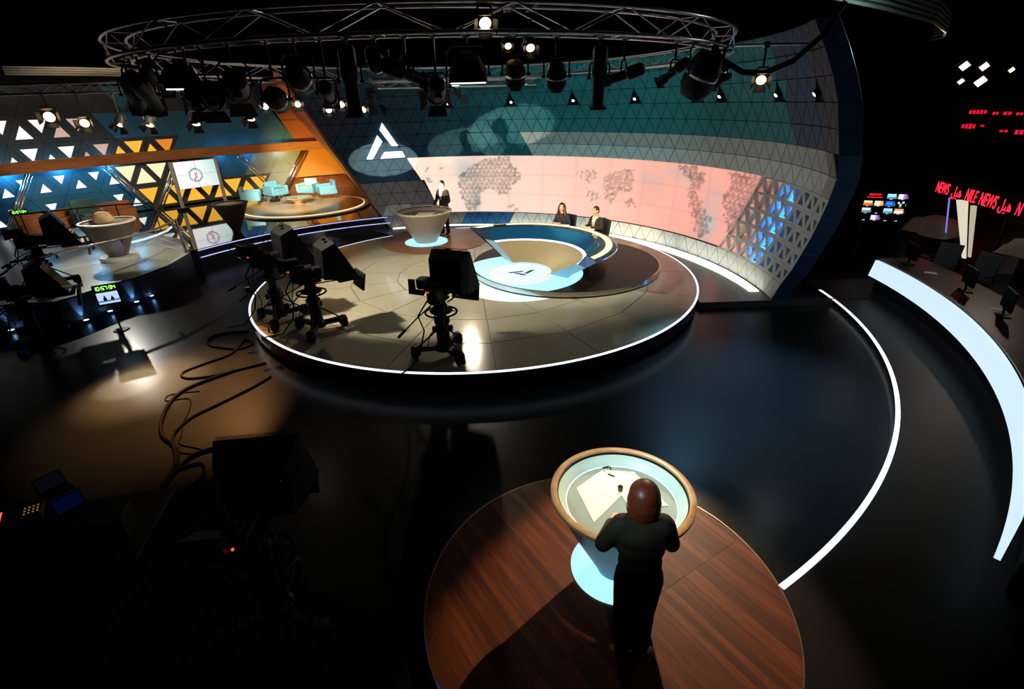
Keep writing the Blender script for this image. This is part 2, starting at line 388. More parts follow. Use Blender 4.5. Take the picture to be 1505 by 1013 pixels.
# backing shell (joint colour), leaves the screen and the lattice open
def open_cell(j, azc):
    if not (1 <= j < 6): return False
    return azc > (-11.41 + (6-(j+.5))*1.63)
back = MB()
for j in range(13):
    n = 90; a0 = (azl(j)+azl(j+1))/2; a1 = (azr(j)+azr(j+1))/2
    for i in range(n):
        b0 = azl(j)+(azr(j)-azl(j))*i/n; b1 = azl(j)+(azr(j)-azl(j))*(i+1)/n
        t0 = azl(j+1)+(azr(j+1)-azl(j+1))*i/n; t1 = azl(j+1)+(azr(j+1)-azl(j+1))*(i+1)/n
        if open_cell(j, (b0+b1+t0+t1)/4): continue
        o = 0.05
        back.add([W(RR[j]+o, b0, ZR[j]), W(RR[j]+o, b1, ZR[j]), W(RR[j+1]+o, t1, ZR[j+1]), W(RR[j+1]+o, t0, ZR[j+1])], [(0, 1, 2, 3)])
wall = struct(back.build('wall_back', JOINT))
WINDOWS = (0, 5, 10, 15, 20, 22, 27, 31)
cells = []
for j in range(13):
    for k in range(-14, 36):
        for up in (True, False):
            if up:   # base on ring j, apex on ring j+1
                a = [(vaz(j, k), j), (vaz(j, k+1), j)]; ap = ((a[0][0]+a[1][0])/2, j+1)
                tri = [a[0], a[1], ap]
            else:
                a = [(vaz(j+1, k), j+1), (vaz(j+1, k+1), j+1)]; ap = ((a[0][0]+a[1][0])/2, j)
                tri = [a[1], a[0], ap]
            cz = sum(q[0] for q in tri)/3; jc = sum(q[1] for q in tri)/3
            if min(q[0]-azl(q[1]) for q in tri) < -0.01: continue
            if j < 8 and max(q[0]-azr(q[1]) for q in tri) > 0.01: continue
            if j >= 8:
                if min(q[0] for q in tri) > EDGE-0.3: continue
                tri = [(min(q[0], EDGE), q[1]) for q in tri]
            left = -11.41 + (6-jc)*1.63
            kind = 'panel'
            if 1 <= j < 6 and cz > left:
                right = 83.13 - (6-jc)*1.63
                if cz < right: continue
                kind = 'lattice'
            if j == 10 and up and any(abs(cz-w*STEP) < .6 for w in WINDOWS): continue
            # colour of this panel, partly set by how light falls along the wall
            gl = 18.2 + (8-jc)*1.63
            if kind == 'lattice': key = 'pale'
            elif j >= 8:
                bl = 92.5 - (jc-8)*0.9
                key = ('navy' if cz < -6 else 'shade%d' % max(1, min(5, int((cz+6+3*h2(cz, jc))/5)+1))) if cz < 22 else ('teal' if cz < bl else ('blue' if cz < 99.5 else 'slate'))
                if cz < -24: key = 'slate' if j < 11 else 'navy'
            elif j >= 6:
                key = 'grey' if j == 7 else 'pale'
                if cz < gl: key = 'navy' if cz < -6 else 'shade%d' % max(1, min(5, int((cz+6+3*h2(cz, jc))/5)+1))
                if cz > 103.5: key = 'stone' if j == 7 else 'grey'
            elif j == 0:
                key = 'pale' if cz > 16 else ('deep' if cz > 3 or cz < -9 else 'stone')
                if cz < -13: key = 'stone'
            else:
                h = math.sin(cz*12.9+j*7.7)*43758.5; h -= math.floor(h)
                key = 'stone' if (j <= 3) else 'navy'
                if j == 1 and h > .4: key = 'grey'
            P = [W(RR[q[1]], q[0], ZR[q[1]]) for q in tri]
            cells.append((P, kind, key, cz, jc, j))
def tri_area_seen(P):
    cam_p = Vector((0, 0, CAMZ)); c = (P[0]+P[1]+P[2])/3
    n = (P[1]-P[0]).cross(P[2]-P[0])/2; d = c - cam_p
    return abs(n.dot(d.normalized()))/d.length_squared
def inset(P, t):
    c = (P[0]+P[1]+P[2])/3
    return [p.lerp(c, t) for p in P]
def inward(P):
    c = (P[0]+P[1]+P[2])/3
    n = (P[1]-P[0]).cross(P[2]-P[0]).normalized()
    ax = Vector((C0[0]-c.x, C0[1]-c.y, 0))
    return n if n.dot(ax) > 0 else -n
def panel_geo(mb, P, kind, cz, jc):
    n = inward(P); 
    if (P[1]-P[0]).cross(P[2]-P[0]).dot(n) < 0: P = [P[0], P[2], P[1]]
    if kind == 'panel':
        F = inset(P, 0.062); B = [p - n*0.035 for p in inset(P, 0.05)]
        mb.add(F + B, [(0, 1, 2), (0, 3, 4, 1), (1, 4, 5, 2), (2, 5, 3, 0)])
    else:
        col = (cz - (83.13 - (6-jc)*1.63))/STEP
        t = min(.70, .135 + .065*max(0, col)); d = 0.11
        F = inset(P, .022); I = inset(P, t); B = [p - n*d for p in F]; J = [p - n*d for p in I]
        V = F + I + B + J; Q = []
        for a in range(3):
            b = (a+1) % 3
            Q += [(a, b, 3+b, 3+a), (3+a, 3+b, 9+b, 9+a), (6+b, 6+a, 9+a, 9+b), (b, a, 6+a, 6+b)]
        mb.add(V, Q)
cells.sort(key=lambda c: -tri_area_seen(c[0]))
rest = {}
for i, (P, kind, key, cz, jc, j) in enumerate(cells):
    if i < 296:
        mb = MB(); panel_geo(mb, P, kind, cz, jc)
        mb.build('lattice_panel' if kind == 'lattice' else 'panel', PANEL[key], wall)
    else:
        panel_geo(rest.setdefault(key, MB()), P, kind, cz, jc)
for key, mb in rest.items():
    o = mb.build('smaller_panels', PANEL[key], wall); o['kind'] = 'stuff'
# thick blue end return of the wall
ret = MB(); V = []
NAVYR = mat('wall_end_return_blue', (0.012, 0.065, 0.16), 0.5)
for j in range(14):
    e = azr(j)
    V += [W(RR[j]+.0, e+.12, ZR[j]), W(RR[j]+.345, e+.4, ZR[j]), W(RR[j]+.36, e+.0, ZR[j])]
for j in range(13):
    mb = MB(); q = [V[j*3], V[j*3+1], V[j*3+4], V[j*3+3]]
    c = sum(q, Vector())/4; q = [p.lerp(c, .012) for p in q]
    mb.add(q + [V[j*3+2], V[j*3+5]], [(0, 1, 2, 3), (1, 4, 5, 2)]).build('end_panel', NAVYR, wall)
# cavity behind the lattice, back wall and blue LEDs
cav = MB()
for j in range(1, 6):
    for i in range(24):
        q = [(72+(azr(j+d)-.2-72)*(i+e)/24, j+d) for e, d in ((0, 0), (1, 0), (1, 1), (0, 1))]
        cav.add([W(RR[jj]+.31, a, ZR[jj]) for a, jj in q], [(0, 1, 2, 3)])
cav.build('cavity_back', mat('cavity_blue', (0.03, 0.20, 0.62), 0.6), wall)
BLED = emis('blue_led_point', (0.35, 0.75, 1.0), 14.0)
for j, a in ((1.2, 85.0), (1.35, 87.0), (1.8, 86.3), (2.3, 87.2), (2.75, 88.3), (3.2, 88.6), (3.7, 89.6), (4.2, 90.3), (4.7, 91.0), (5.2, 91.8), (5.6, 92.6)):
    z = ZR[int(j)] + (ZR[int(j)+1]-ZR[int(j)])*(j-int(j)); p = W(prof(z)+.28, a, z)
    MB().ell(p, (.035, .035, .035), 8, 6).build('led_point', BLED, wall)
    lamp('cavity_led', 'POINT', W(prof(z)+.19, a+.5, z), None, 3.5, (0.05, 0.34, 1.0), 0.05)

# ------------------------------------------------------------------ curved video wall with the map picture
POLY = {'eurasia':[(4.5,2.28),(9.0,2.58),(14.4,2.62),(15.6,2.39),(17.9,1.85),(15.1,1.53),(14.7,1.15),(12.3,1.27),(9.6,1.45),(7.0,1.32),(6.7,.89),(5.8,.6),(3.9,.63),(2.5,1.02),(1.0,1.54),(1.7,1.96)],
'am0':[(-7.7,2.15),(-5.7,2.36),(-2.6,2.35),(-3.7,1.88),(-5.4,1.69),(-7.1,1.8)],
'am1':[(32.7,2.16),(37.4,2.23),(37.7,1.96),(35.8,1.72),(34.9,1.85),(33.4,2.02)],
'am2':[(35.8,1.62),(37.7,1.5),(38.9,1.33),(38.3,1.08),(37.1,1.17),(35.9,1.44)],
'eur1':[(39.9,1.98),(42.2,2.23),(47.2,2.34),(48.7,2.03),(46.9,1.57),(44.4,1.63),(43.4,1.39),(42.8,1.08),(41.7,1.13),(40.7,1.49),(39.7,1.66)],
'aus1':[(46.4,1.43),(48.7,1.38),(49.5,1.12),(47.4,1.01),(46.4,1.2)],
'am3':[(58.7,2.58),(63.8,2.61),(66.7,2.4),(66.5,2.02),(63.9,1.97),(62.1,2.25),(60.4,2.39)],
'am4':[(62.8,1.95),(64.7,1.91),(66.8,1.6),(70.1,1.25),(70.4,.81),(68.4,.61),(66.1,.98),(63.8,1.53)],
'eur2':[(72.8,2.57),(77.3,2.64),(90.6,2.62),(88.1,2.01),(84.1,1.45),(80.5,.82),(76.2,.89),(74.2,1.44),(72.4,1.91),(74.1,2.31)],
'aus0':[(14.2,.8),(15.5,.9),(17.4,.76),(17.1,.59),(14.8,.63)]}
TRI = {'eurasia': .17, 'am0': .2, 'am1': .085, 'am2': .085, 'eur1': .085, 'aus1': .085, 'am3': .2, 'am4': .2, 'eur2': .21, 'aus0': .14}
SPARSE = {'am0': .35, 'am1': .5, 'am2': .6, 'eur1': .8, 'aus1': .7, 'aus0': .6}
def inpoly(x, y, P):
    c = False; n = len(P)
    for i in range(n):
        x1, y1 = P[i]; x2, y2 = P[(i+1) % n]
        if (y1 > y) != (y2 > y) and x < (x2-x1)*(y-y1)/(y2-y1)+x1: c = not c
    return c
def screen_colour(az, z):
    s = az*0.1466
    K = [(-12, (1.0, .80, .64)), (8, (1.0, .72, .60)), (22, (1.0, .67, .55)), (40, (1.0, .56, .44)), (58, (.98, .45, .35)), (75, (.92, .38, .31)), (95, (.75, .34, .30))]
    c = K[-1][1]
    for (a, ca), (b, cb) in zip(K, K[1:]):
        if az <= b: c = lerp3(ca, cb, max(0, (az-a)/(b-a))); break
    n = vnoise(s*.9+3, z*1.1) ; c = tuple(x*(0.93+.14*n) for x in c)
    for (a, b, ra, rb, k) in ((3.2, 2.15, 3.6, .42, .75), (5.6, .95, 2.0, .45, .75), (69.8, 1.1, 2.6, .55, .85), (61, 2.3, 5, .25, .45), (82, 1.55, 6, .45, .5), (52, 2.05, 4, .2, .35), (70.5, 1.9, 3.5, .35, .3)):
        d = ((az-a)/ra)**2 + ((z-b)/rb)**2; w = k*math.exp(-d*1.4)*(.55+.9*vnoise(s*3.1, z*4.2))
        c = lerp3(c, (.46, .52, .50), min(.85, w))
    for nm, P in POLY.items():
        if not (min(p[0] for p in P)-.5 <= az <= max(p[0] for p in P)+.5): continue
        a = TRI[nm]; hgt = a*.866
        jit = (vnoise(s*9, z*9)-.5)*1.6
        if not inpoly(az+jit, z+jit*.06, P): continue
        r = math.floor(z/hgt); fz = z/hgt-r; x = s/a + (.5 if r % 2 else 0); q = math.floor(x); fx = x-q
        up = fx > fz*.5 and fx < 1-fz*.5
        if not up and fx >= 1-fz*.5: q += 1
        e = min(fz, (fx-fz*.5) if up else 1, (1-fz*.5-fx) if up else 1) if up else min(1-fz, abs(fx-fz*.5), abs(1-fz*.5-fx))
        g = h2(q*2+(1 if up else 0), r)
        if nm in SPARSE and g > SPARSE[nm]: continue
        sh = .84 + .24*g if up else .72 + .28*g
        if e < .15: sh *= .60
        if g > .93: sh *= .52
        c = tuple(x*sh for x in c)
    return c
vw = thing('video_wall', 'long curved video wall glowing pink with triangle-mosaic world maps', 'screen')
VM = vcol_emit('video_picture', 1.0)
colsA = [-12.2 + 8.95*i for i in range(13)]; colsA[12] = 93.5; rowsZ = [.60, 1.28, 1.97, 2.65]
for ci in range(12):
    for ri in range(3):
        a0, a1 = colsA[ci]+.004, colsA[ci+1]-.004; z0, z1 = rowsZ[ri]+.0006, rowsZ[ri+1]-.0006
        nx, nz = 36, 18; V = []; cs = []; F = []
        for iz in range(nz+1):
            for ix in range(nx+1):
                a = a0+(a1-a0)*ix/nx; z = z0+(z1-z0)*iz/nz
                lf = -11.41 + (2.65-z)/2.05*8.15 - .3
                rt = 88.2 - (2.65-z)/2.05*5.0; aa = min(max(a, lf), rt)
                V.append(W(prof(z)+.10, aa, z)); 
                ex = min(ix, nx-ix)/nx; ez = min(iz, nz-iz)/nz
                c = screen_colour(a, z); k = 1 - .06*max(0, 1-min(ex, ez)*9)
                cs += [c[0]*k, c[1]*k, c[2]*k, 1.0]
        for iz in range(nz):
            for ix in range(nx):
                q = (iz*(nx+1)+ix, iz*(nx+1)+ix+1, (iz+1)*(nx+1)+ix+1, (iz+1)*(nx+1)+ix)
                if (V[q[0]]-V[q[1]]).length + (V[q[2]]-V[q[3]]).length < 1e-4: continue
                F.append(q)
        if not F: continue
        o = MB().add(V, F).build('screen_cube', VM, vw)
        at = o.data.color_attributes.new('picture', 'FLOAT_COLOR', 'POINT'); at.data.foreach_set('color', cs)
# ------------------------------------------------------------------ glowing logo on the wall (three bars)
LOGO = emis('logo_white', (0.85, 0.97, 1.0), 1.5)
lg = thing('wall_logo', 'white glowing triangular emblem of three bars on the dark panelled wall', 'sign', tuple(W(8.15, -16.5, 3.3)))
def wallbar(pts, name):
    V = []
    base = W(8.15, -16.5, 3.3)
    for d in (.03, .075):
        V += [W(prof(z)-d, a, z)-base for a, z in pts]
    n = len(pts); F = [tuple(range(n)), tuple(range(2*n-1, n-1, -1))] + [(i, i+n, (i+1) % n+n, (i+1) % n) for i in range(n)]
    MB().add(V, F).build(name, LOGO, lg)
wallbar([(-16.6, 3.90), (-17.4, 3.66), (-14.85, 3.10), (-13.2, 3.10)], 'logo_bar')
wallbar([(-18.1, 3.49), (-17.0, 3.27), (-19.9, 2.68), (-21.4, 2.69)], 'logo_bar')
wallbar([(-16.8, 2.91), (-12.4, 2.91), (-11.7, 2.69), (-18.0, 2.68)], 'logo_bar')
# ------------------------------------------------------------------ platform under the wall, glow strip, riser
PLAT = mat('grey_platform_vinyl', (0.055, 0.052, 0.052), 0.24, noise=0.2, scale=1.2)
pts = [tuple(W(8.75, a, 0)[:2]) for a in range(-24, 99, 3)]
rim = [( -0.846+5.3*math.sin(math.radians(a)), 12.95+5.3*math.cos(math.radians(a))) for a in range(104, -31, -3)]
o = MB().prism(pts + [(8.3, 11.05), (4.4, 11.0)] + rim, 0.0, .149).build('trim_1', PLAT); struct(o)
GLOWF = emis('floor_glow_strip', (1.0, 0.97, 0.86), 3.4)
gs = ringslab('floor_light_strip', GLOWF, 7.90, 8.13, -17.2, 92.3, .151, .165, 90)
V = gs.data.vertices
for v in V:   # the strip widens towards the middle of its run
    d = Vector((v.co.x-C0[0], v.co.y-C0[1])); r = d.length; az = math.degrees(math.atan2(d.x, d.y))
    if r < 8.0:
        nr = 8.13 - (.14 + .26*math.exp(-((az-68)/24)**2)); d *= nr/r; v.co.x, v.co.y = C0[0]+d.x, C0[1]+d.y
tag(gs, 'long white light strip set in the floor along the foot of the panelled wall', 'light')
# ------------------------------------------------------------------ main round stage
SX, SY, SR = -.846, 12.95, 5.52
st = thing('round_stage', 'large round beige tiled stage with a white lit edge, carrying the anchor desk', 'stage', (SX, SY, 0))
MB().lathe([(0, .02), (SR-.10, .02), (SR-.10, .08), (SR-.02, .10), (SR-.02, .355), (SR-.05, .36), (0, .36)], 128).build('stage_drum', DARKP, st)
MB().lathe([(SR-.035, .380), (SR+.004, .380), (SR+.004, .398), (SR-.035, .399), (SR-.035, .380)], 160).build('bright_edge', LEDW, st)
MB().lathe([(0, .362), (SR-.052, .362), (SR-.038, .385), (0, .385)], 96).build('joint_bed', SEAM, st)
rings = [0, 1.05, 2.1, 3.25, 4.4, SR-.041]; NS = 18
def stp(r, a): return (r*math.sin(a), r*math.cos(a))
for q in range(1, 5):
    for s in range(NS):
        a0 = 2*PI*(s-.3)/NS; a1 = 2*PI*(s+.7)/NS; r0, r1 = rings[q], rings[q+1]; g = .010
        ga0, ga1 = g/max(r0, .5), g/r1
        inner = [stp(r0+g, a0+ga0), stp(r0+g, a1-ga0)]
        if q == 4: outer = [stp(r1, a1-ga1 - (a1-a0-2*ga1)*t/5) for t in range(6)]
        else: outer = [stp(r1-g, a1-ga1), stp(r1-g, a0+ga1)]
        MB().prism(inner+outer, .3852, .400).build('tile', BEIGE, st)
MB().prism([stp(1.044, 2*PI*(s-.3)/NS) for s in range(NS)], .3852, .400).build('tile', BEIGE, st)

# ------------------------------------------------------------------ cone presenter desk (near, back, left sets)
def cone_desk(label, loc, r_rim, r_base, H, light_r, body_m, kind='near', rz=0, light_m=None):
    t = thing('cone_desk', label, 'desk', loc, rz)
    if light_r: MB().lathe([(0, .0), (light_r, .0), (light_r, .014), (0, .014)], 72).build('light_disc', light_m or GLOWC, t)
    z0 = .015
    o = MB().lathe([(r_base*.96, z0), (r_base, z0+.03), (r_base+(r_rim-r_base)*.5, H*.5), (r_rim-.02, H-.06), (r_rim-.005, H-.04)], 96).build('cone_body', body_m, t, True)
    smooth_by_angle(MB().lathe([(r_rim-.012, H-.045), (r_rim+.004, H-.04), (r_rim+.006, H-.006), (r_rim-.004, H), (r_rim-.052, H), (r_rim-.056, H-.012), (r_rim-.056, H-.03)], 128).build('rim', OAKR if kind == 'near' else (mat('pale_rim', (.62, .52, .36), .35) if kind == 'far' else body_m), t), 40)
    MB().lathe([(r_rim-.057, H-.022), (r_rim-.066, H-.024), (r_rim-.066, H-.045)], 128).build('rim_dark_gap', BLACK, t)  # thin dark line between rim and bowl
    smooth_by_angle(MB().lathe([(r_rim-.067, H-.045), (r_rim-.085, H-.055), (r_rim-.135, H-.125), (r_rim-.142, H-.135)], 96).build('inner_bowl', mat('pale_green_bowl', (.60, .76, .68), .35) if kind == 'near' else mat('taupe_bowl', (.40, .34, .26), .35), t), 60)
    if kind == 'near': MB().lathe([(r_rim-.140, H-.136), (r_rim-.147, H-.138)], 96).build('bowl_light', emis('bowl_light_cyan', (.42, .85, .95), 4.0), t)
    MB().lathe([(r_rim-.147, H-.1385), (0, H-.1385)], 96).build('desk_top', mat('grey_glass_top', (.36, .42, .36), .10, noise=.05) if kind == 'near' else mat('dim_glass_top', (.16, .17, .15), .08), t)
    return t
# near podium of walnut boards
PX, PY, PR = .823, 3.40, 1.723
pod = thing('round_podium', 'round podium of reddish walnut boards under the nearest presenter', 'podium', (PX, PY, 0))
MB().lathe([(0, .003), (PR-.03, .003), (PR-.03, .09), (0, .09)], 96).build('podium_base', DARKP, pod)
MB().lathe([(PR-.008, .085), (PR+.006, .085), (PR+.006, .121), (PR-.008, .121), (PR-.008, .085)], 128).build('edge_band', mat('brass_edge', (.28, .20, .13), .35, 0.8), pod)
MB().lathe([(PR-.03, .02), (PR-.022, .02), (PR-.022, .05), (PR-.03, .05)], 128).build('edge_glow', emis('podium_blue_glow', (.05, .12, .8), .5), pod)
th = math.radians(-58); d = Vector((math.cos(th), math.sin(th))); nrm = Vector((-d.y, d.x))
w = .074; nb = int(PR/w)+1
cut = lambda x: .02 - .25*x
for i in range(-nb, nb):
    x0, x1 = i*w+.0006, (i+1)*w-.0006
    if abs(x0+x1)/2 > PR-.012: continue
    R = PR-.010
    xs = [max(-R, min(R, x0+(x1-x0)*t/4)) for t in range(5)]
    top = [(x, math.sqrt(max(0, R*R-x*x))) for x in xs]; bot = [(x, -math.sqrt(max(0, R*R-x*x))) for x in reversed(xs)]
    yc = -.30
    segs = [top + [(x1, yc+.0015), (x0, yc+.0015)], [(x0, yc-.0015), (x1, yc-.0015)] + bot] if bot[0][1] < yc-.1 and top[0][1] > yc+.1 else [top+bot]
    for sg in segs:
        P = [(nrm.x*a + d.x*-b, nrm.y*a + d.y*-b) for a, b in sg]
        MB().prism(P, .091, .120).build('plank', random.choice((WALNUT, WALNUT, WALNUT2, WALNUT2, WALNUT3)), pod)
DX, DY = 1.0, 3.715
DESKB = mat('desk_blue_grey', (.025, .15, .40), .4)
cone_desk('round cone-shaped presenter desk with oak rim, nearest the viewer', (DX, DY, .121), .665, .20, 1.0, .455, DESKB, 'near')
def sheet(name, pts, z, label, m=WHITEP, cat='paper', group=None):
    o = MB().prism(pts, z, z+.003).build(name, m); return tag(o, label, cat, group)
sheet('paper_sheet', [(.60, 3.92), (.90, 4.18), (1.10, 3.88), (.70, 3.46)], .985, 'large cream sheet on the left half of the nearest desk')
sheet('paper_sheet', [(.915, 4.185), (1.22, 4.13), (1.43, 3.64), (1.06, 3.62), (1.0, 3.9)], .9895, 'large cream sheet reaching under the near presenter to the right')
sheet('paper_sheet', [(.90, 3.50), (1.02, 3.57), (1.06, 3.44), (.95, 3.38)], .986, 'small white note sheet by the near presenter’s left elbow')
def pen(a, b, z, label):
    o = MB().tube([(a[0], a[1], z), (b[0], b[1], z)], .007, 8).build('pen', BLACK); return tag(o, label, 'pen', 'pens on the near desk')
pen((.905, 4.20), (.975, 4.215), .9995, 'black pen lying flat at the far edge of the nearest desk')
pen((.945, 4.10), (1.0, 4.06), .9995, 'black pen lying slanted on the cream sheet of the nearest desk')
pen((.985, 4.215), (.985, 4.17), .9995, 'short upright-looking black pen tip beside the other two pens')
pen((.93, 3.46), (1.02, 3.50), .9965, 'black pen on the small note sheet beside the near presenter')
cp = thing('cup', 'small dark round cup on the nearest desk left of the presenter’s head', 'cup', (1.02, 3.86, .9935))
MB().lathe([(0, 0), (.022, 0), (.026, .05), (.022, .05), (.019, .01), (0, .01)], 24).build('cup_body', mat('dark_green_cup', (.03, .04, .03), .3), cp, True)
MB().lathe([(0, .042), (.021, .042)], 24).build('drink', mat('coffee', (.03, .015, .008), .1), cp)

# ------------------------------------------------------------------ back presenter disc + desk
bp = thing('wood_disc', 'round brown wooden disc on the stage under the standing presenter', 'podium', (-2.44, 16.62, .4005))
MB().lathe([(0, 0), (1.72, 0), (1.72, .018), (0, .018)], 96).build('disc_board', wood('brown_disc_wood', (.22, .072, .026), (.36, .14, .058), .32, (1, 10, 4)), bp)
DESKT = mat('desk_taupe', (.36, .31, .25), .35, noise=.05)
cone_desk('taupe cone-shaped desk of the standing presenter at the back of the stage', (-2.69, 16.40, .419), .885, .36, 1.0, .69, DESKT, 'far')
sheet('paper_sheet', [(-2.95, 16.15), (-2.45, 16.3), (-2.35, 16.7), (-2.9, 16.75)], 1.283, 'white sheet on the back presenter’s cone desk')

# ------------------------------------------------------------------ anchor platform and desk
AX, AY, AR = 1.47, 13.28, 2.48
ap = thing('anchor_platform', 'round black glossy platform with steel rim under the anchor desk', 'platform', (AX, AY, .4005))
MB().lathe([(0, 0), (AR-.16, 0), (AR-.16, .03), (AR-.12, .035)], 96).build('platform_plinth', DARKP, ap)
smooth_by_angle(MB().lathe([(AR-.02, .035), (AR+.008, .04), (AR, .152), (AR-.02, .160)], 128).build('steel_rim', STEEL, ap))
MB().lathe([(AR-.02, .159), (0, .159)], 128).build('platform_top', mat('black_gloss_top', (.014, .012, .010), .28, noise=.2, scale=1.0, spec=.05), ap)
GX, GY, GR = .27, 12.36, 1.56
def circ_pts(cx, cy, r, n=96): return [(cx+r*math.sin(2*PI*i/n), cy+r*math.cos(2*PI*i/n)) for i in range(n)]
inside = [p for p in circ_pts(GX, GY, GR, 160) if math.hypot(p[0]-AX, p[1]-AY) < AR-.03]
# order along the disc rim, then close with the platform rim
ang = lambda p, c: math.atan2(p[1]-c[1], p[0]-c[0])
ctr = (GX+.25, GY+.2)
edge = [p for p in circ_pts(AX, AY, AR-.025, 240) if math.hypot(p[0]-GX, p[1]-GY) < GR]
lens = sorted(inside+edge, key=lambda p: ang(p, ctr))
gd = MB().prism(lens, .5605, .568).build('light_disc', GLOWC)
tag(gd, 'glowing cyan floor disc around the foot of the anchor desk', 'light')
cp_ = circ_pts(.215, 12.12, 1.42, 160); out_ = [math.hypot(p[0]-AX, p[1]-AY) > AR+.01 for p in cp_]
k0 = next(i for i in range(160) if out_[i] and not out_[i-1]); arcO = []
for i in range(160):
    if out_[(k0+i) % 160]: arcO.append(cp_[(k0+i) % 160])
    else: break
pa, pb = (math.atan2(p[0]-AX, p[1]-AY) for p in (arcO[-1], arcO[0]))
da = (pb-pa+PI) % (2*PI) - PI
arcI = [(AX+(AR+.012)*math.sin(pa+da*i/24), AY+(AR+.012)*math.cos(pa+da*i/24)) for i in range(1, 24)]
gs2 = MB().prism(arcO+arcI, .4006, .405).build('light_disc', GLOWS)  # emissive crescent on the stage, continuing the outline of the platform's disc
tag(gs2, 'glowing pale blue crescent on the stage floor beside the black platform', 'light')
# desk: arc-shaped bowl
KX, KY = .26, 12.35
ad = thing('anchor_desk', 'arc-shaped anchor desk with tan inner face, blue band and glossy top', 'desk', (KX, KY, .569))
A0, A1 = 0, 1
def azs(r, t):
    lo, hi = -12.5 - 14*(r-.75), 113 + 15.5*(r-.78); return math.radians(lo + (hi-lo)*t)
def dl(prof, name, m, a0=0, a1=1, n=64, sm=True):
    """band of the arc desk; its two ends are cut by upright planes, so the angle range grows with the radius"""
    V = []; F = []
    for r, z in prof:
        for i in range(n+1):
            a = azs(r, i/n); V.append((r*math.sin(a), r*math.cos(a), z))
    for j in range(len(prof)-1):
        for i in range(n): F.append((j*(n+1)+i, (j+1)*(n+1)+i, (j+1)*(n+1)+i+1, j*(n+1)+i+1))
    o = MB().add(V, F).build(name, m, ad)
    return smooth_by_angle(o, 30) if sm else o
TAN = mat('tan_lacquer', (.36, .29, .15), .55, noise=.05, spec=.3)
DKBLUE = mat('blue_lacquer', (.010, .085, .20), .12, noise=.08)
TOPB = mat('black_glass_top', (.035, .040, .055), .05, spec=.8, coat=.6)
dl([(.78, .03), (1.55, .43)], 'inner_face', TAN)
dl([(1.55, .43), (1.60, .455), (1.63, .455)], 'lower_light_strip', emis('desk_strip_white', (.85, .93, 1.0), 1.8))
dl([(1.63, .455), (1.90, .735)], 'blue_band', DKBLUE)
dl([(1.90, .735), (1.92, .748), (2.08, .750)], 'desk_top', TOPB)
dl([(2.08, .751), (2.24, .751)], 'top_light_strip', emis('desk_strip_yellow', (1.0, .95, .55), 1.25))
dl([(2.24, .750), (2.33, .749), (2.36, .735)], 'desk_top', TOPB)
dl([(2.36, .735), (2.365, .70), (2.33, .69)], 'outer_edge', STEEL)
dl([(2.33, .69), (1.35, .10), (1.30, .03)], 'outer_face', mat('desk_under_black', (.014, .015, .02), .3))
for t_, mlo, mhi in ((0, mat('end_cap_pale', (.35, .50, .66), .3), mat('end_cap_dark', (.02, .04, .08), .3)), (1, mat('end_cap_sky', (.22, .55, .80), .3), mat('end_cap_blue', (.012, .08, .34), .3))):
    low = [(.78, .03), (1.55, .43), (1.63, .455), (1.93, .455), (1.35, .10), (1.30, .03)]
    hi_ = [(1.63, .458), (1.90, .735), (2.36, .735), (2.33, .69), (1.94, .458)]
    for pr_, m in ((low, mlo), (hi_, mhi)):
        V = [(r*math.sin(azs(r, t_)), r*math.cos(azs(r, t_)), z) for r, z in pr_]
        MB().add(V, [tuple(range(len(V)))]).build('end_cap', m, ad)
io = thing('logo_plinth', 'round pinkish white plinth with dark three-bar emblem inside the anchor desk', 'plinth', (.257, 12.18, .569))
MB().lathe([(0, 0), (.775, 0), (.775, .03), (.66, .035), (.64, .025), (0, .025)], 80).build('plinth_disc', emis('plinth_pink_white', (1.0, .86, .84), .95), io)
MB().lathe([(0, .0255), (.63, .0255)], 80).build('plinth_glass', emis('plinth_blue_white', (.72, .93, 1.0), 1.05), io)
LD = mat('logo_dark', (.01, .02, .04), .3)
for P in ([(-.26, .14), (.06, .22), (.06, .15), (-.20, .09)], [(.14, .03), (.30, .27), (.22, .27), (.07, .06)], [(-.14, .07), (.10, -.10), (.09, -.0), (-.06, .085)]):
    MB().prism([(x*1.25, y*1.25-.08) for x, y in P], .026, .029).build('emblem_bar', LD, io)
sheet('paper_sheet', [(1.35, 14.08), (1.62, 14.0), (1.70, 14.2), (1.43, 14.27)], 1.3215, 'white script sheet in front of the seated woman anchor')
sheet('paper_sheet', [(1.95, 13.55), (2.2, 13.4), (2.32, 13.58), (2.06, 13.74)], 1.3215, 'white script sheet in front of the seated man anchor')
kb = thing('desk_console', 'small black console on the far left of the anchor desk top', 'console', (-.25, 14.35, 1.3205), 0.2)
MB().bbox((0, 0, .012), (.36, .10, .024), .006).build('console_body', BLACK, kb)
for i in range(5): MB().box((-.14+.07*i, 0, .028), (.045, .05, .010)).build('key', mat('key_grey', (.2, .2, .2), .5), kb)
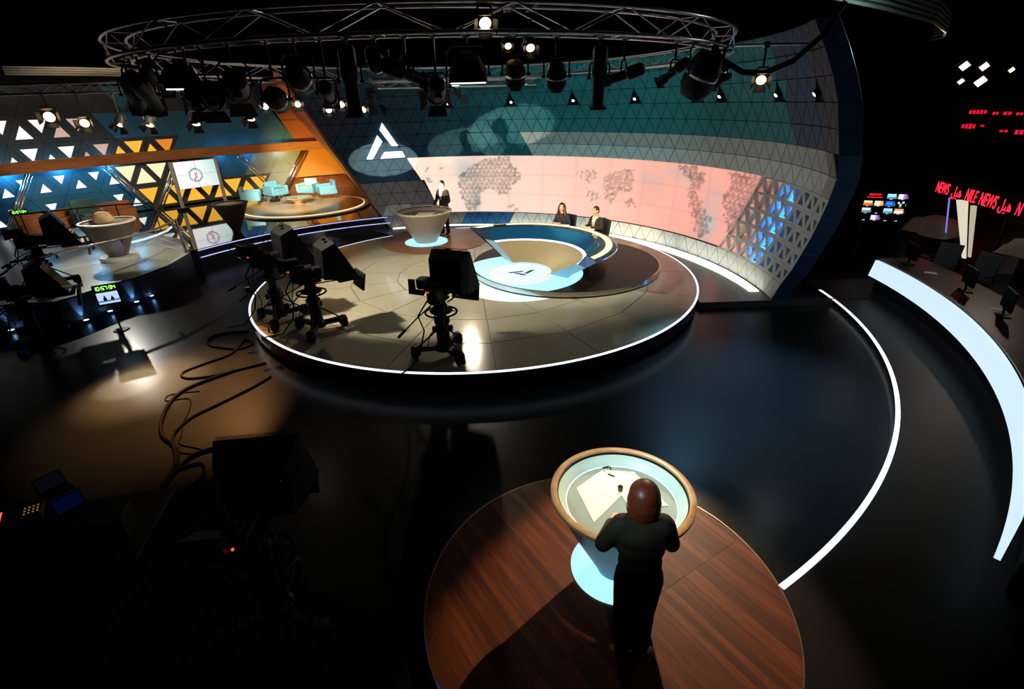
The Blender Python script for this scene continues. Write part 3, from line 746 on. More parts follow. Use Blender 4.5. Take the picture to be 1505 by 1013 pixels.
# ------------------------------------------------------------------ left interview set: floor slabs
ls = [(-10.3, 10.9), (-10.12, 11.24), (-9.87, 12.1), (-9.57, 12.63), (-9.37, 13.68), (-9.51, 14.95), tuple(W(8.5, -66, 0)[:2])]
o = MB().prism(ls + [tuple(W(18.4, -66, 0)[:2]), (-24, 19), (-24, 9.5)], 0.0, .60).build('trim_2', mat('navy_plinth', (.022, .024, .032), .4, spec=.2)); struct(o)
o = MB().prism([tuple((Vector(p)+Vector((-.03, 0)))[:2]) for p in ls] + [tuple(W(8.35, -66.3, 0)[:2]), tuple(W(9.6, -61.5, 0)[:2]), tuple(W(11.5, -60.5, 0)[:2]), tuple(W(16.5, -63, 0)[:2]), tuple(W(18.3, -66, 0)[:2]), (-23.9, 19), (-23.9, 9.5)], .6225, .629).build('trim_3', BEIGE2); struct(o)
o = ringslab('trim_4', MIRR, 8.16, 18.4, -65.9, -19.2, 0.0, .60, 60); struct(o)
o = ringslab('trim_5', MIRR, 8.165, 18.4, -65.9, -17.6, .6005, .62, 60); struct(o)
tag(ringslab('step_light', LEDV, 8.135, 8.16, -65.5, -18.2, .575, .597, 60), 'upper violet white LED line along the edge of the mirror floor', 'light')
ORD = ['first', 'second', 'third', 'fourth', 'fifth', 'sixth', 'seventh']
lower = [(-65.3, -58.5), (-58.2, -50.4), (-50.1, -49.2), (-48.9, -42.5), (-42, -29), (-28.8, -20), (-19.8, -17.6)]
for a, b in lower:
    o = ringslab('riser_light', LEDV, 8.125, 8.16, a, b, .355, .375, 16)
    tag(o, ORD[lower.index((a, b))] + ' run from the left of the broken violet LED line below the mirror floor', 'light', 'runs of the lower step LED line')
UPM = emis('uplight_blue', (0.30, 0.65, 1.0), 9.0)
for ui, (x, y) in enumerate(((-11.37, 10.7), (-10.80, 10.95), (-10.04, 11.2), (-9.86, 11.75), (-9.62, 12.38), (-9.52, 12.82), (-9.52, 13.3))):
    u = thing('uplight', ORD[ui] + ' blue floor uplight, counted from the left, along the dark left plinth', 'light', (x, y, .001), 0, 'blue uplights along the left plinth')
    MB().lathe([(0, 0), (.06, 0), (.07, .05), (.055, .05)], 16).build('housing', BLACKM, u)
    MB().lathe([(0, .046), (.055, .046)], 16).build('lens', UPM, u)
    lamp('uplight_beam', 'SPOT', (x-.02, y+.0, .07), (x-.20, y+.07, .62), 60, (.22, .55, 1.0), .02, 44, .9)
    lamp('uplight_spill', 'POINT', (x+.05, y-.03, .10), None, .35, (.2, .5, 1.0), .03)
# ------------------------------------------------------------------ left backdrop lattice (big triangles, back-lit openings)
BR = 17.0; BST = 3.86
def bz(j): return .67 + .945*j
def baz(j, k): return -60.83 + BST*(k + (0 if j % 2 else .5))
FR_TEAL = mat('frame_teal', (.012, .130, .215), .5); FR_DARK = mat('frame_dark', (.065, .060, .050), .5); FR_BLACK = mat('frame_black', (.030, .030, .030), .6)
FR_GREY = mat('frame_grey', (.26, .28, .25), .5)
P_WHITE = emis('pane_white', (1.0, .95, .92), 1.15); P_CREAM = emis('pane_cream', (1.0, .84, .50), 1.1); P_YEL = emis('pane_yellow', (1.0, .50, .045), 1.0)
P_PINK = emis('pane_pinkish', (1.0, .66, .52), .6); P_ORG = emis('pane_orange', (1.0, .32, .03), .75)
wl = MB()
for i in range(56):
    a0, a1 = -80 + 48*i/56, -80 + 48*(i+1)/56
    wl.add([W(BR+.12, a0, .60), W(BR+.12, a1, .60), W(BR+.12, a1, 6.0), W(BR+.12, a0, 6.0)], [(0, 1, 2, 3)])
wl = struct(wl.build('wall_left', JOINT))
for j in range(0, 5):
    for k in range(-5, 9):
        for up in (True, False):
            if up: tri = [(baz(j, k), j), (baz(j, k+1), j), ((baz(j, k)+baz(j, k+1))/2, j+1)]
            else: tri = [(baz(j+1, k+1), j+1), (baz(j+1, k), j+1), ((baz(j+1, k)+baz(j+1, k+1))/2, j)]
            cz = sum(q[0] for q in tri)/3; jc = sum(q[1] for q in tri)/3
            lim = -33.2 + 1.9*(jc) if jc < 2 else -29.4 - 1.6*(jc-2.4)
            if cz > lim + .9 or cz < -78: continue
            P = [W(BR, q[0], bz(q[1])) for q in tri]
            if (P[1]-P[0]).cross(P[2]-P[0]).dot(inward(P)) < 0: P = [P[0], P[2], P[1]]
            n = inward(P); hole = None; fm = FR_DARK
            if j <= 1:
                edge_y = -51.5 - 1.93*(jc-1)*1.0
                if cz < edge_y - .6: fm = FR_TEAL; hole = (.34, P_WHITE)
                elif j == 1 and cz > -43.0:
                    fm = FR_GREY if cz > -35.9 - (jc-1)*1.9 else FR_TEAL
                elif j == 0 and cz > -34.6 - 1.9*(jc-.5): fm = FR_GREY
                else: hole = (.66, P_CREAM if cz < -45.5 and j == 1 else P_YEL)
            else:
                fm = FR_BLACK
                if cz > -56.5 + (jc-2.5)*1.9 and j >= 3: fm = FR_TEAL
                if cz > -46.0 - (jc-2.5)*2: fm = FR_TEAL if j < 4 else FR_BLACK
                elif j == 2:
                    hole = (.40 if cz < -55 else .60, P_WHITE if cz < -57.2 else (P_PINK if cz < -54.2 else (P_YEL if cz < -48.5 else P_ORG)))
                    if not up and cz < -55: hole = (.48, hole[1])
                elif j == 3 and cz < -56.8: hole = (.48, P_WHITE if cz < -59 else P_PINK)
            F = inset(P, .014); B = [p - n*.05 for p in F]; mb = MB()
            if hole is None: mb.add(F+B, [(0, 1, 2), (0, 3, 4, 1), (1, 4, 5, 2), (2, 5, 3, 0)])
            else:
                I = inset(P, 1-hole[0]); J = [p - n*.05 for p in I]; Q = []
                for a in range(3):
                    b = (a+1) % 3; Q += [(a, b, 3+b, 3+a), (3+a, 3+b, 9+b, 9+a), (b, a, 6+a, 6+b)]
                mb.add(F+I+B+J, Q)
                MB().add([p - n*.042 for p in inset(P, 1-hole[0]-.02)], [(0, 1, 2)]).build('pane', hole[1], wl)
            mb.build('panel', fm, wl)
# blue wash behind the beam
for a in (-66, -60.5, -55, -40.5, -36.5, -32):
    lamp('beam_back_wash', 'POINT', W(16.72, a, 2.62), None, 34 if a < -50 else 9, (.10, .55, 1.0) if a < -35 else (.75, .9, 1.0), .08)
# beam
bm = ringslab('wood_beam', OAK, 16.2, 16.5, -74, -24.2, 2.60, 2.98, 60)
tag(bm, 'long curved wooden header beam over the left interview set', 'beam')
# V shaped chrome lattice posts
def vpost(at, ab, label, zb=.64):
    base = W(16.35, ab, zb); t = thing('lattice_post', label, 'post', tuple(base))
    p0, p1 = W(16.38, at, 2.55)-base, Vector((0, 0, 0)); u = (p0-p1).normalized(); s = u.cross(Vector((C0[0]-base.x, C0[1]-base.y, 0)).normalized()).normalized()*.085
    nn = u.cross(s).normalized()*.085
    chords = [s, -s*.5+nn*.87, -s*.5-nn*.87]
    for c in chords: MB().tube([p1+c, p0+c], .034, 8).build('chord', CHROME, t, True)
    N = 12
    for i in range(N):
        a = p1.lerp(p0, (i+.15)/N); b = p1.lerp(p0, (i+.85)/N); c = chords[i % 3], chords[(i+1) % 3]
        MB().tube([a+c[0], b+c[1]], .010, 5).build('brace', CHROME, t)
WHERE = [(-64.7, -69.4, 'at the far left edge, rising right behind the dark cameras'), (-56.4, -51.7, 'falling right from the beam over the teal panels'), (-47.0, -51.4, 'rising right behind the left screen post'), (-38.4, -33.7, 'falling right onto the left pair of armchairs'), (-28.4, -33.2, 'rising right beside the orange wall')]
for a, b, w in WHERE: vpost(a, b, 'chrome lattice post ' + w)
# ------------------------------------------------------------------ orange side wall with wood edge
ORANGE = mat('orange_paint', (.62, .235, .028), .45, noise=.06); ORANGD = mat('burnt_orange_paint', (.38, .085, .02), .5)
REDW = wood('red_brown_wood', (.12, .035, .012), (.26, .085, .03), .3, (2, 2, 10))
bf, tf2 = Vector((-4.92, 20.13, .41)), Vector((-6.91, 17.32, 5.63))
def trim_at(z): return bf.lerp(tf2, (z-.41)/5.22)
def lw(z): return -33.0 + 2.35*(z-.62) if z < 2.6 else -28.35 - 1.7*(z-2.6)
def orow(z, n=10):
    l = lw(z); c = max(l+.3, -20.2 - 2.3*(z-.62))
    L = [W(BR, l+(c-l)*i/n, z) for i in range(n+1)]; e = trim_at(z); p = L[-1]
    return L + [p.lerp(e, i/6) for i in range(1, 7)]
def oband(name, z0, z1, m):
    A, B = orow(z0), orow(z1); n = len(A)
    V = A + B + [p + Vector((.05, .05, 0)) for p in A] + [p + Vector((.05, .05, 0)) for p in B]
    F = [(i, i+1, n+i+1, n+i) for i in range(n-1)] + [(2*n+i+1, 2*n+i, 3*n+i, 3*n+i+1) for i in range(n-1)]
    return MB().add(V, F).build(name, m, ow)
ow = MB().tube([trim_at(.3), trim_at(5.6)], .05, 4).build('wall_orange', mat('wood_edge', (.30, .12, .05), .4)); struct(ow)
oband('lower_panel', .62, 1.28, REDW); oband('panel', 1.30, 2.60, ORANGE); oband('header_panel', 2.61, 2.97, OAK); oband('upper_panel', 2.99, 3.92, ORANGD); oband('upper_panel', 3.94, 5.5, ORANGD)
A = orow(1.29)
rl = MB().tube([p + Vector((-.06, -.06, 0)) for p in A[2:15]], .022, 6).build('rail', BLACKM, ow)
# ------------------------------------------------------------------ round platform with armchairs
rp = thing('chair_platform', 'round pale wooden platform carrying four light blue armchairs', 'platform', (-8.6, 22.1, .6205))
HONEY = wood('honey_gloss_wood', (.50, .31, .13), (.70, .47, .23), .30, (1, 8, 4), .05)
MB().lathe([(0, 0), (2.60, 0), (2.66, .02), (2.66, .06), (0, .06)], 96).build('lower_disc', HONEY, rp)
MB().lathe([(0, .061), (2.40, .061), (2.42, .08), (2.40, .10), (0, .10)], 96).build('upper_disc', HONEY, rp)
MB().lathe([(2.405, .064), (2.435, .064), (2.435, .095), (2.405, .095), (2.405, .064)], 96).build('bright_edge', emis('platform_edge_sheen', (1.0, .80, .42), 1.2), rp)  # bright sheen of the glossy rim put in as glow
CH = mat('light_blue_leather', (.24, .58, .66), .5, noise=.05)
ch = thing('armchair', 'x', 'armchair', (0, 0, 0))
MB().bbox((0, 0, .30), (.82, .76, .16), .03).build('seat_base', CH, ch)
MB().bbox((0, .06, .43), (.54, .62, .12), .04).build('seat_cushion', CH, ch)
MB().bbox((0, -.31, .55), (.60, .14, .46), .04).build('backrest', CH, ch)
for s in (-1, 1): MB().bbox((s*.345, .02, .42), (.13, .74, .36), .03).build('armrest', CH, ch)
for sx in (-1, 1):
    for sy in (-1, 1): MB().tube([(sx*.33, sy*.30, 0), (sx*.33, sy*.30, .225)], .016, 8).build('leg', STEEL, ch)
SPOTS = [((-10.95, 22.35), -70, 'light blue armchair farthest left on the round platform, seen side on'), ((-10.45, 23.75), -125, 'light blue armchair second from the left, turned toward the bowl table'), ((-9.15, 24.25), 170, 'light blue armchair third from the left, against the orange wall'), ((-8.15, 23.75), 120, 'light blue armchair farthest right on the platform, its back to the wood edge')]
for i, ((x, y), rz, lab) in enumerate(SPOTS):
    if i == 0: ch.location = (x, y, .7215); ch.rotation_euler.z = math.radians(rz); ch['label'] = lab; ch['group'] = 'armchairs on the round platform'
    else: dup(ch, (x, y, .7215), math.radians(rz), lab, 'armchairs on the round platform')
bt = thing('bowl_table', 'shallow wooden bowl-shaped table among the blue armchairs', 'table', (-9.05, 22.55, .7215))
MB().lathe([(0, 0), (.26, 0), (.22, .03), (.20, .05), (.60, .24), (.63, .26), (.60, .265), (0, .255)], 64).build('bowl', HONEY, bt, True)
MB().lathe([(0, .262), (.52, .262)], 48).build('table_top', mat('table_gloss', (.35, .27, .16), .08), bt)
sheet('paper_sheet', [(-9.3, 22.45), (-9.05, 22.55), (-9.12, 22.72), (-9.36, 22.62)], .990, 'white sheet lying on the bowl table among the armchairs')
kt = thing('loudspeaker_bar', 'small dark console box standing between the two left armchairs', 'console', (-10.25, 23.0, .7215), .5)
MB().bbox((0, 0, .09), (.42, .16, .10), .02).build('box', BLACK, kt)
for s in (-.16, -.05, .06, .16): MB().tube([(s, 0, 0), (s, 0, .05)], .012, 6).build('leg', BLACK, kt)
# ------------------------------------------------------------------ display on two posts with the round clock picture
pA, pB = Vector((-13.85, 22.2, .6205)), Vector((-12.75, 23.65, .6205)); mid = (pA+pB)/2
ds = thing('display_stand', 'pale four-cube display with a round compass picture between two tall posts', 'screen', tuple(mid))
POST = mat('pale_post', (.50, .46, .38), .4)
for p in (pA, pB): MB().bbox(tuple(p-mid+Vector((0, 0, .97))), (.12, .12, 1.94), .02).build('post', POST, ds)
ex = (pB-pA).normalized(); en = Vector((ex.y, -ex.x, 0)); wpx = (pB-pA).length-.16
DV = vcol_emit('display_picture', 1.05)
for a in range(2):
    for b in range(2):
        V = []; cs = []; F = []; n = 14
        for i in range(n+1):
            for k in range(n+1):
                u = (a + .008 + (.984)*i/n)/2; v = (b + .008 + .984*k/n)/2
                V.append(ex*((u-.5)*wpx) + Vector((0, 0, .84 + v*1.08)) + en*.04)
                x, y = (u-.46)*wpx, (v-.47)*1.08; r = math.hypot(x, y)
                t = max(0, min(1, (u-.45)*1.7)) * (.6+.4*v)
                c = lerp3((1.0, .99, .97), (.42, .72, .70), t)
                if .22 < r < .285: c = lerp3(c, (.03, .24, .24), .8)
                elif r < .22: c = lerp3(c, (1, .90, .92), .6)
                if abs(x - y*.25) < .035 and -.2 < y < .10: c = (.65, .12, .16)
                cs += [*c, 1.0]
        for i in range(n):
            for k in range(n): F.append((i*(n+1)+k, (i+1)*(n+1)+k, (i+1)*(n+1)+k+1, i*(n+1)+k+1))
        o = MB().add(V, F).build('screen_cube', DV, ds)
        at = o.data.color_attributes.new('picture', 'FLOAT_COLOR', 'POINT'); at.data.foreach_set('color', cs)
rot = Matrix.Rotation(math.atan2(ex.y, ex.x), 3, 'Z')
MB().box(tuple(Vector((0, 0, 1.38)) - en*.04), (wpx, .06, 1.10), rot).build('screen_back', BLACK, ds)
for p in (pA, pB): MB().bbox(tuple(p-mid+Vector((0, 0, .05))), (.42, .34, .10), .02, rot).build('foot', BLACKM, ds)
# dark cone desk beside it
cone_desk('small dark bronze cone desk at the mirror floor edge right of the display', (-9.45, 17.75, .6205), .56, .13, .98, 0, mat('dark_bronze', (.11, .085, .065), .35, .3), 'plain')
# ------------------------------------------------------------------ left desk with glass balustrade
LDX, LDY = -11.25, 14.45
t = cone_desk('large cone-shaped desk with pale rim inside the glass balustrade on the left', (LDX, LDY, .7455), .68, .26, .98, 0, mat('brown_cone', (.085, .060, .042), .4), 'far')
b = tag(MB().lathe([(0, 0), (.47, 0), (.47, .105), (.45, .115), (0, .115)], 64, c=(LDX, LDY, .6295)).build('desk_plinth', mat('foot_grey', (.42, .40, .34), .35)), 'round grey foot under the left cone desk', 'plinth')
bag = MB(); bag.ell((0, 0, .19), (.27, .18, .20), 18, 12)
bag.v = [(x*(1+.22*(vnoise(x*14+5, z*14)-.5)*2), y*(1+.25*(vnoise(y*15, z*13+9)-.5)*2), max(0, z*(1+.1*(vnoise(x*12, y*12)-.5)))) for x, y, z in bag.v]
bg = thing('cloth_bag', 'crumpled tan cloth bag with a dark red strap on the left cone desk', 'bag', (LDX-.15, LDY+.12, 1.588))
bag.build('bag_body', mat('tan_cloth', (.50, .33, .16), .8, noise=.25, scale=15, bump=.5), bg, True)
MB().tube([(-.27, 0, .16), (-.24, .02, .37), (0, .02, .43), (.22, .0, .40), (.27, 0, .23)], .02, 8).build('strap', mat('dark_red_strap', (.22, .03, .025), .6), bg, True)
sheet('paper_sheet', [(LDX-.46, LDY-.30), (LDX-.18, LDY-.38), (LDX-.12, LDY-.12), (LDX-.40, LDY-.05)], 1.589, 'white folded sheets on the left cone desk beside the tan bag')
GL = glass('balustrade_glass', (.93, .96, .95), .10)
bal = thing('glass_balustrade', 'glass balustrade with chrome handrail along the left set’s front edge', 'balustrade', (-9.9, 12.5, .6295))
o0 = Vector((-9.9, 12.5, .6295))
gp = [Vector(p + (.6295,)) for p in ((-10.75, 10.75), (-10.27, 11.4), (-10.0, 12.15), (-9.70, 12.72), (-9.50, 13.72), (-9.63, 14.9))]
for a, c in zip(gp, gp[1:]):
    a2, c2 = a.lerp(c, .012)-o0, c.lerp(a, .012)-o0; d = (c2-a2).normalized(); n = Vector((-d.y, d.x, 0))*.006; up = Vector((0, 0, .93))
    MB().add([a2-n, c2-n, c2+n, a2+n, a2-n+up, c2-n+up, c2+n+up, a2+n+up], [(0, 3, 2, 1), (4, 5, 6, 7), (0, 1, 5, 4), (1, 2, 6, 5), (2, 3, 7, 6), (3, 0, 4, 7)]).build('glass_panel', GL, bal)
MB().tube([p-o0+Vector((-.0, 0, .965)) for p in gp], .026, 10).build('handrail', CHROME, bal, True)
for p in gp[1:-1]: MB().bbox(tuple(p-o0+Vector((0, 0, .90))), (.05, .05, .08), .01).build('clamp', STEEL, bal)
MB().bbox(tuple(gp[-1]-o0+Vector((0, .04, .50))), (.07, .07, 1.0), .015).build('end_post', STEEL, bal)
MB().tube([gp[-1]-o0+Vector((0, .04, 0)), gp[-1]-o0+Vector((-.05, .5, .0))], .03, 8).build('end_stay', STEEL, bal)
b2 = thing('rear_rail', 'rear chrome handrail with posts behind the left cone desk', 'rail', (-13, 17, .6295))
rp_ = [Vector((-15.6, 16.4, .98)), Vector((-14.35, 17.35, .98)), Vector((-13.4, 17.85, .98)), Vector((-12.3, 18.1, .98))]
MB().tube([(p.x+13, p.y-17, p.z) for p in rp_], .024, 8).build('handrail', BLACKM, b2, True)
for p in rp_: MB().tube([(p.x+13, p.y-17, 0), (p.x+13, p.y-17, .98)], .018, 6).build('post', BLACKM, b2)
sl = MB().tube([Vector((-11.94, 16.0, .74)), Vector((-11.78, 16.4, .74)), Vector((-11.72, 16.98, .74)), Vector((-11.76, 17.6, .74)), Vector((-11.97, 18.2, .74))], .035, 8).build('curved_glow', emis('curved_cool_glow', (.62, .80, 1.0), 1.3))  # thin glowing arc just above the set floor
tag(sl, 'curved pale blue glowing arc low behind the left cone desk', 'light')
# bench, teal chair and low white console behind the desk
bn = thing('curved_bench', 'orange-brown wooden bench back behind the left cone desk', 'bench', (-16.3, 19.6, .6295), math.radians(55))
MB().bbox((0, 0, .33), (3.6, .30, .66), .03).build('bench_back', OAK, bn); MB().bbox((0, -.35, .20), (3.6, .45, .40), .03).build('bench_seat', OAK, bn)
tc = thing('lounge_chair', 'teal grey lounge chair with dark cushion on the wooden bench', 'chair', (-15.25, 18.85, .6295), math.radians(55-180))
TL = mat('teal_fabric', (.07, .15, .16), .7)
MB().bbox((0, .1, .34), (.75, .65, .30), .04).build('seat', TL, tc); MB().bbox((0, -.25, .72), (.75, .14, .60), .04).build('backrest', TL, tc)
for s in (-1, 1): MB().bbox((s*.40, .08, .46), (.12, .70, .42), .04).build('armrest', TL, tc)
MB().bbox((0, .1, .52), (.42, .42, .08), .03).build('cushion', mat('slate_cushion', (.16, .24, .25), .7), tc)
wt = thing('low_console', 'low white trapezoid console with black front left of the cone desk', 'table', (-13.9, 16.9, .6295))
MB().prism([(-1.0, .1), (-.7, 1.2), (.9, -.15), (-.4, -.75)], .0, .26).build('console_body', BLACK, wt)
MB().prism([(-1.05, .1), (-.72, 1.25), (.98, -.15), (-.42, -.80)], .262, .30).build('console_top', mat('console_white', (.62, .60, .50), .35), wt)
# ------------------------------------------------------------------ lighting trusses
def truss(name, label, top, bot, top2, bot2, label_cat='truss', closed=False, step=1, r=.025, rb=.011, m=None):
    """four chords through lists of points, with zigzag braces between them"""
    o0 = sum((Vector(p) for p in top), Vector())/len(top); t = thing(name, label, label_cat, tuple(o0)); m = m or ALU
    L = [[Vector(p)-o0 for p in q] for q in (top, bot, top2, bot2)]
    for q in L: MB().tube(q, r, 8, closed=closed).build('chord', m, t, True)
    n = len(top); rng = range(0, n if closed else n-1, step)
    fl = 0
    for i in rng:
        j = (i+step) % n
        for a, b in ((0, 1), (2, 3)):
            p, q = (L[a][i], L[b][j]) if fl % 2 == 0 else (L[b][i], L[a][j])
            MB().tube([p, q], rb, 5).build('brace', m, t)
        for a, b in ((1, 3), (0, 2)):
            if fl % 2 == 0: MB().tube([L[a][i], L[b][i]], rb, 5).build('rung', m, t)
        fl += 1
    return t
TX, TY = -1.42, 12.80
def tc_(r, z, n, a0=0, a1=360):
    return [(TX+r*math.sin(math.radians(a0+(a1-a0)*i/n)), TY+r*math.cos(math.radians(a0+(a1-a0)*i/n)), z) for i in range(n if a1-a0 == 360 else n+1)]
truss('ring_truss', 'large round aluminium lighting truss hanging over the stage', tc_(6.02, 5.50, 96), tc_(6.02, 5.20, 96), tc_(5.68, 5.50, 96), tc_(5.68, 5.20, 96), closed=True, step=2)
truss('rear_truss', 'lower curved ladder truss hanging in front of the panelled wall', tc_(5.45, 5.10, 24, -30, 26), tc_(5.45, 4.93, 24, -30, 26), tc_(5.0, 5.10, 24, -30, 26), tc_(5.0, 4.93, 24, -30, 26), step=2, r=.028)
sx = [-7.3-.5*i for i in range(16)]
truss('side_truss', 'straight aluminium truss running to the left edge of the studio', [(x, 14.45, 5.15) for x in sx], [(x, 14.45, 4.93) for x in sx], [(x, 14.8, 5.15) for x in sx], [(x, 14.8, 4.93) for x in sx], step=1)
ALUG = mat('grey_track', (.42, .38, .33), .45, .3, noise=.1)
trk = MB()
for k in range(4): trk.tube([(-12.9, 15.0, 5.42+.055*k), (-11.6, 16.2, 5.42+.055*k), (-10.9, 17.2, 5.42+.055*k)], .024, 6)
tag(trk.build('cable_tray', ALUG), 'grey ribbed cable tray above the side truss at far left', 'cable tray')
trk = thing('curved_track', 'grey-green curved curtain track high above the newsroom', 'track', (8, 12, 5.8))
P = [Vector(p) for p in ((2.6, 7.9, 5.9), (4.6, 9.2, 5.86), (7.0, 10.9, 5.82), (9.3, 12.8, 5.80), (11.2, 14.9, 5.80), (12.3, 16.4, 5.80), (12.6, 17.2, 5.80))]
for k in range(5): MB().tube([p-Vector((8, 12, 5.8))+Vector((0, 0, .09*k)) for p in P], .04, 6).build('track_rib', mat('track_green_grey', (.16, .20, .19), .4, .2), trk)
def frame_to(aim, loc):
    d = (Vector(aim)-Vector(loc)).normalized(); return d.to_track_quat('Z', 'Y').to_matrix()
ZV = Vector((0, 0, 1))
def hanging(name, label, loc, aim, kind='fresnel', lit=None, top=5.2, s=1.0, group=None):
    """stage lamp: body axis along aim; hung by yoke and clamp from height `top`"""
    t = thing(name, label, 'lamp', loc, 0, group); R = frame_to(aim, loc)
    def X(mb): mb.v = [tuple(R @ (Vector(p)*s)) for p in mb.v]; return mb
    lens = lit or LENSD
    if kind == 'fresnel':
        smooth_by_angle(X(MB().lathe([(0, -.20), (.09, -.20), (.125, -.17), (.135, -.05), (.135, .13), (.15, .14), (.15, .17), (.125, .17)], 20)).build('body', BLACKM, t))
        X(MB().lathe([(.127, .15), (.09, .172), (.04, .182), (0, .184)], 20)).build('lens', lens, t, True)
        for k in range(4):
            a = k*PI/2; c, q = math.cos(a), math.sin(a); o = .15; w1, w2 = .11, .16; l = .16
            pts = [(o*c-w1*q, o*q+w1*c, .17), (o*c+w1*q, o*q-w1*c, .17), ((o+.09)*c+w2*q, (o+.09)*q-w2*c, .17+l), ((o+.09)*c-w2*q, (o+.09)*q+w2*c, .17+l)]
            X(MB().add([Vector(p) for p in pts] + [Vector(p)*1.02 for p in pts], [(0, 1, 2, 3), (7, 6, 5, 4), (0, 4, 5, 1), (1, 5, 6, 2), (2, 6, 7, 3), (3, 7, 4, 0)])).build('barn_door', BLACKM, t)
        X(MB().box((0, -.15, -.05), (.10, .06, .16))).build('vent_box', BLACKM, t); yr = .165
    elif kind == 'profile':
        smooth_by_angle(X(MB().lathe([(0, -.36), (.07, -.36), (.10, -.32), (.11, -.10), (.08, -.06), (.075, .22), (.10, .24), (.105, .40), (.09, .40)], 18)).build('body', BLACKM, t))
        X(MB().lathe([(.09, .385), (.04, .397), (0, .40)], 18)).build('lens', lens, t, True)
        X(MB().box((0, .0, -.06), (.26, .03, .05))).build('shutter', BLACKM, t)
        X(MB().box((0, 0, .41), (.24, .24, .012))).build('gel_frame', BLACKM, t); yr = .14
    elif kind == 'soft':
        X(MB().box((0, 0, -.10), (.34, .26, .22), None, 1.6)).build('body', BLACKM, t)
        X(MB().box((0, 0, .02), (.50, .38, .03))).build('diffuser', lens, t)
        X(MB().box((0, 0, -.26), (.16, .14, .10))).build('ballast', BLACKM, t); yr = .30
    elif kind == 'head':
        smooth_by_angle(X(MB().lathe([(0, -.18), (.11, -.17), (.15, -.06), (.15, .12), (.11, .20), (.09, .20)], 20)).build('body', BLACKM, t))
        X(MB().lathe([(.09, .19), (.05, .207), (0, .21)], 18)).build('lens', lens, t, True)
        X(MB().lathe([(.152, -.02), (.158, 0), (.152, .02)], 20)).build('chrome_band', CHROME, t); yr = .19
    elif kind == 'tube':
        smooth_by_angle(X(MB().lathe([(0, -.45), (.10, -.45), (.12, -.40), (.12, -.05), (.10, 0), (.10, .38), (.14, .46), (.12, .46)], 18)).build('body', BLACKM, t))
        X(MB().lathe([(.118, .45), (0, .455)], 18)).build('lens', lens, t)
        X(MB().box((0, 0, .44), (.26, .26, .02))).build('gel_frame', BLACKM, t); yr = .16
    side = R @ Vector((1, 0, 0)); side.z = 0; side = side.normalized() if side.length > .01 else Vector((1, 0, 0))
    h = (yr+.07)*s
    MB().tube([side*yr*s, side*yr*s+ZV*h*.75, side*yr*s*.7+ZV*h, -side*yr*s*.7+ZV*h, -side*yr*s+ZV*h*.75, -side*yr*s], .013, 6).build('yoke', BLACKM, t)
    for q in (-1, 1): MB().tube([side*q*(yr*s-.02), side*q*(yr*s+.03)], .02, 8).build('yoke_knob', BLACKM, t)
    if top and top-loc[2]-h > .02:
        MB().tube([ZV*h, ZV*(top-loc[2]+.03)], .016, 6).build('drop_pipe', BLACKM, t)
        MB().box((0, 0, top-loc[2]), (.09, .05, .09)).build('hook_clamp', STEEL, t)
        d = Vector((loc[0]-TX, loc[1]-TY, 0))
        if top > 5.15 and 5.5 < d.length < 6.2:
            u = d.normalized(); zz = Vector((0, 0, top-loc[2]+.0)); MB().tube([u*(5.66-d.length)+zz, u*(6.04-d.length)+zz], .016, 6).build('mounting_bar', BLACKM, t)
    return t
def place(u_x, y, z): return (u_x, y, z)
hanging('stage_lamp', 'black tube lamp at the left end of the ring truss, farther of a pair', (-5.84, 8.97, 4.70), (-10, 16, 1), 'tube')
hanging('stage_lamp', 'second tall black tube lamp hanging beside the left end of the ring truss', (-5.28, 8.41, 4.68), (-8.5, 17, .6), 'tube')
hanging('soft_lamp', 'black soft light with pale green glowing strip near the left end of the ring truss', (-4.31, 7.71, 4.79), (-4.9, 8.6, 2.0), 'soft', emis('soft_green_white', (.80, 1.0, .78), 2.2), s=.9)
hanging('stage_lamp', 'large black lamp third along the ring truss from its left end', (-3.87, 7.49, 4.63), (-8, 17, 1), 'fresnel', s=1.0)
hanging('stage_lamp', 'large black lamp with round back above the orange wall corner', (-3.42, 7.30, 4.73), (-8, 18, 1), 'fresnel', s=1.1)
hanging('stage_lamp', 'black rounded lamp just right of the orange wall corner, lower', (-2.88, 7.14, 4.55), (-3, 16, 1), 'head', s=.9)
hanging('stage_lamp', 'black lamp with two pale rings hanging above the armchairs', (-2.51, 7.05, 4.78), (-2.6, 14, 1.5), 'head', LENSD, s=1.0)
hanging('stage_lamp', 'tall dark tube lamp hanging straight down left of the wall emblem', (-1.87, 6.97, 4.72), (-1.9, 7.4, .4), 'tube', s=.85)
hanging('stage_lamp', 'black profile spot angled down right above the wall emblem', (-1.18, 6.96, 4.79), (.9, 9.2, 3.9), 'profile', LENSN, s=.95)
hanging('soft_lamp', 'black soft light with bright white lower edge over the middle of the wall', (-.45, 7.03, 4.76), (-.5, 7.9, 3.0), 'soft', emis('soft_warm_white', (1.0, .97, .82), 2.2), s=.85)
hanging('moving_head', 'moving head lamp with bright ring, left of two over the map wall', (.13, 7.16, 4.76), (.2, 8.2, 2.5), 'head', LENSD, s=.85)
hanging('moving_head', 'moving head lamp with bright ring, right of two over the map wall', (.66, 7.33, 4.73), (.7, 8.2, 2.5), 'head', LENSD, s=.85)
hanging('stage_lamp', 'long dark tube lamp hanging straight down over the map wall', (1.25, 7.59, 4.71), (1.27, 8.1, .4), 'tube', s=.82)
hanging('stage_lamp', 'black profile spot pointing left under the right side of the ring truss', (1.61, 7.79, 4.74), (-.5, 8.9, 4.1), 'profile', s=.8)
hanging('stage_lamp', 'biggest black lamp head under the right end of the ring truss', (3.15, 9.15, 4.78), (2.2, 10.6, 1.5), 'head', s=1.75)
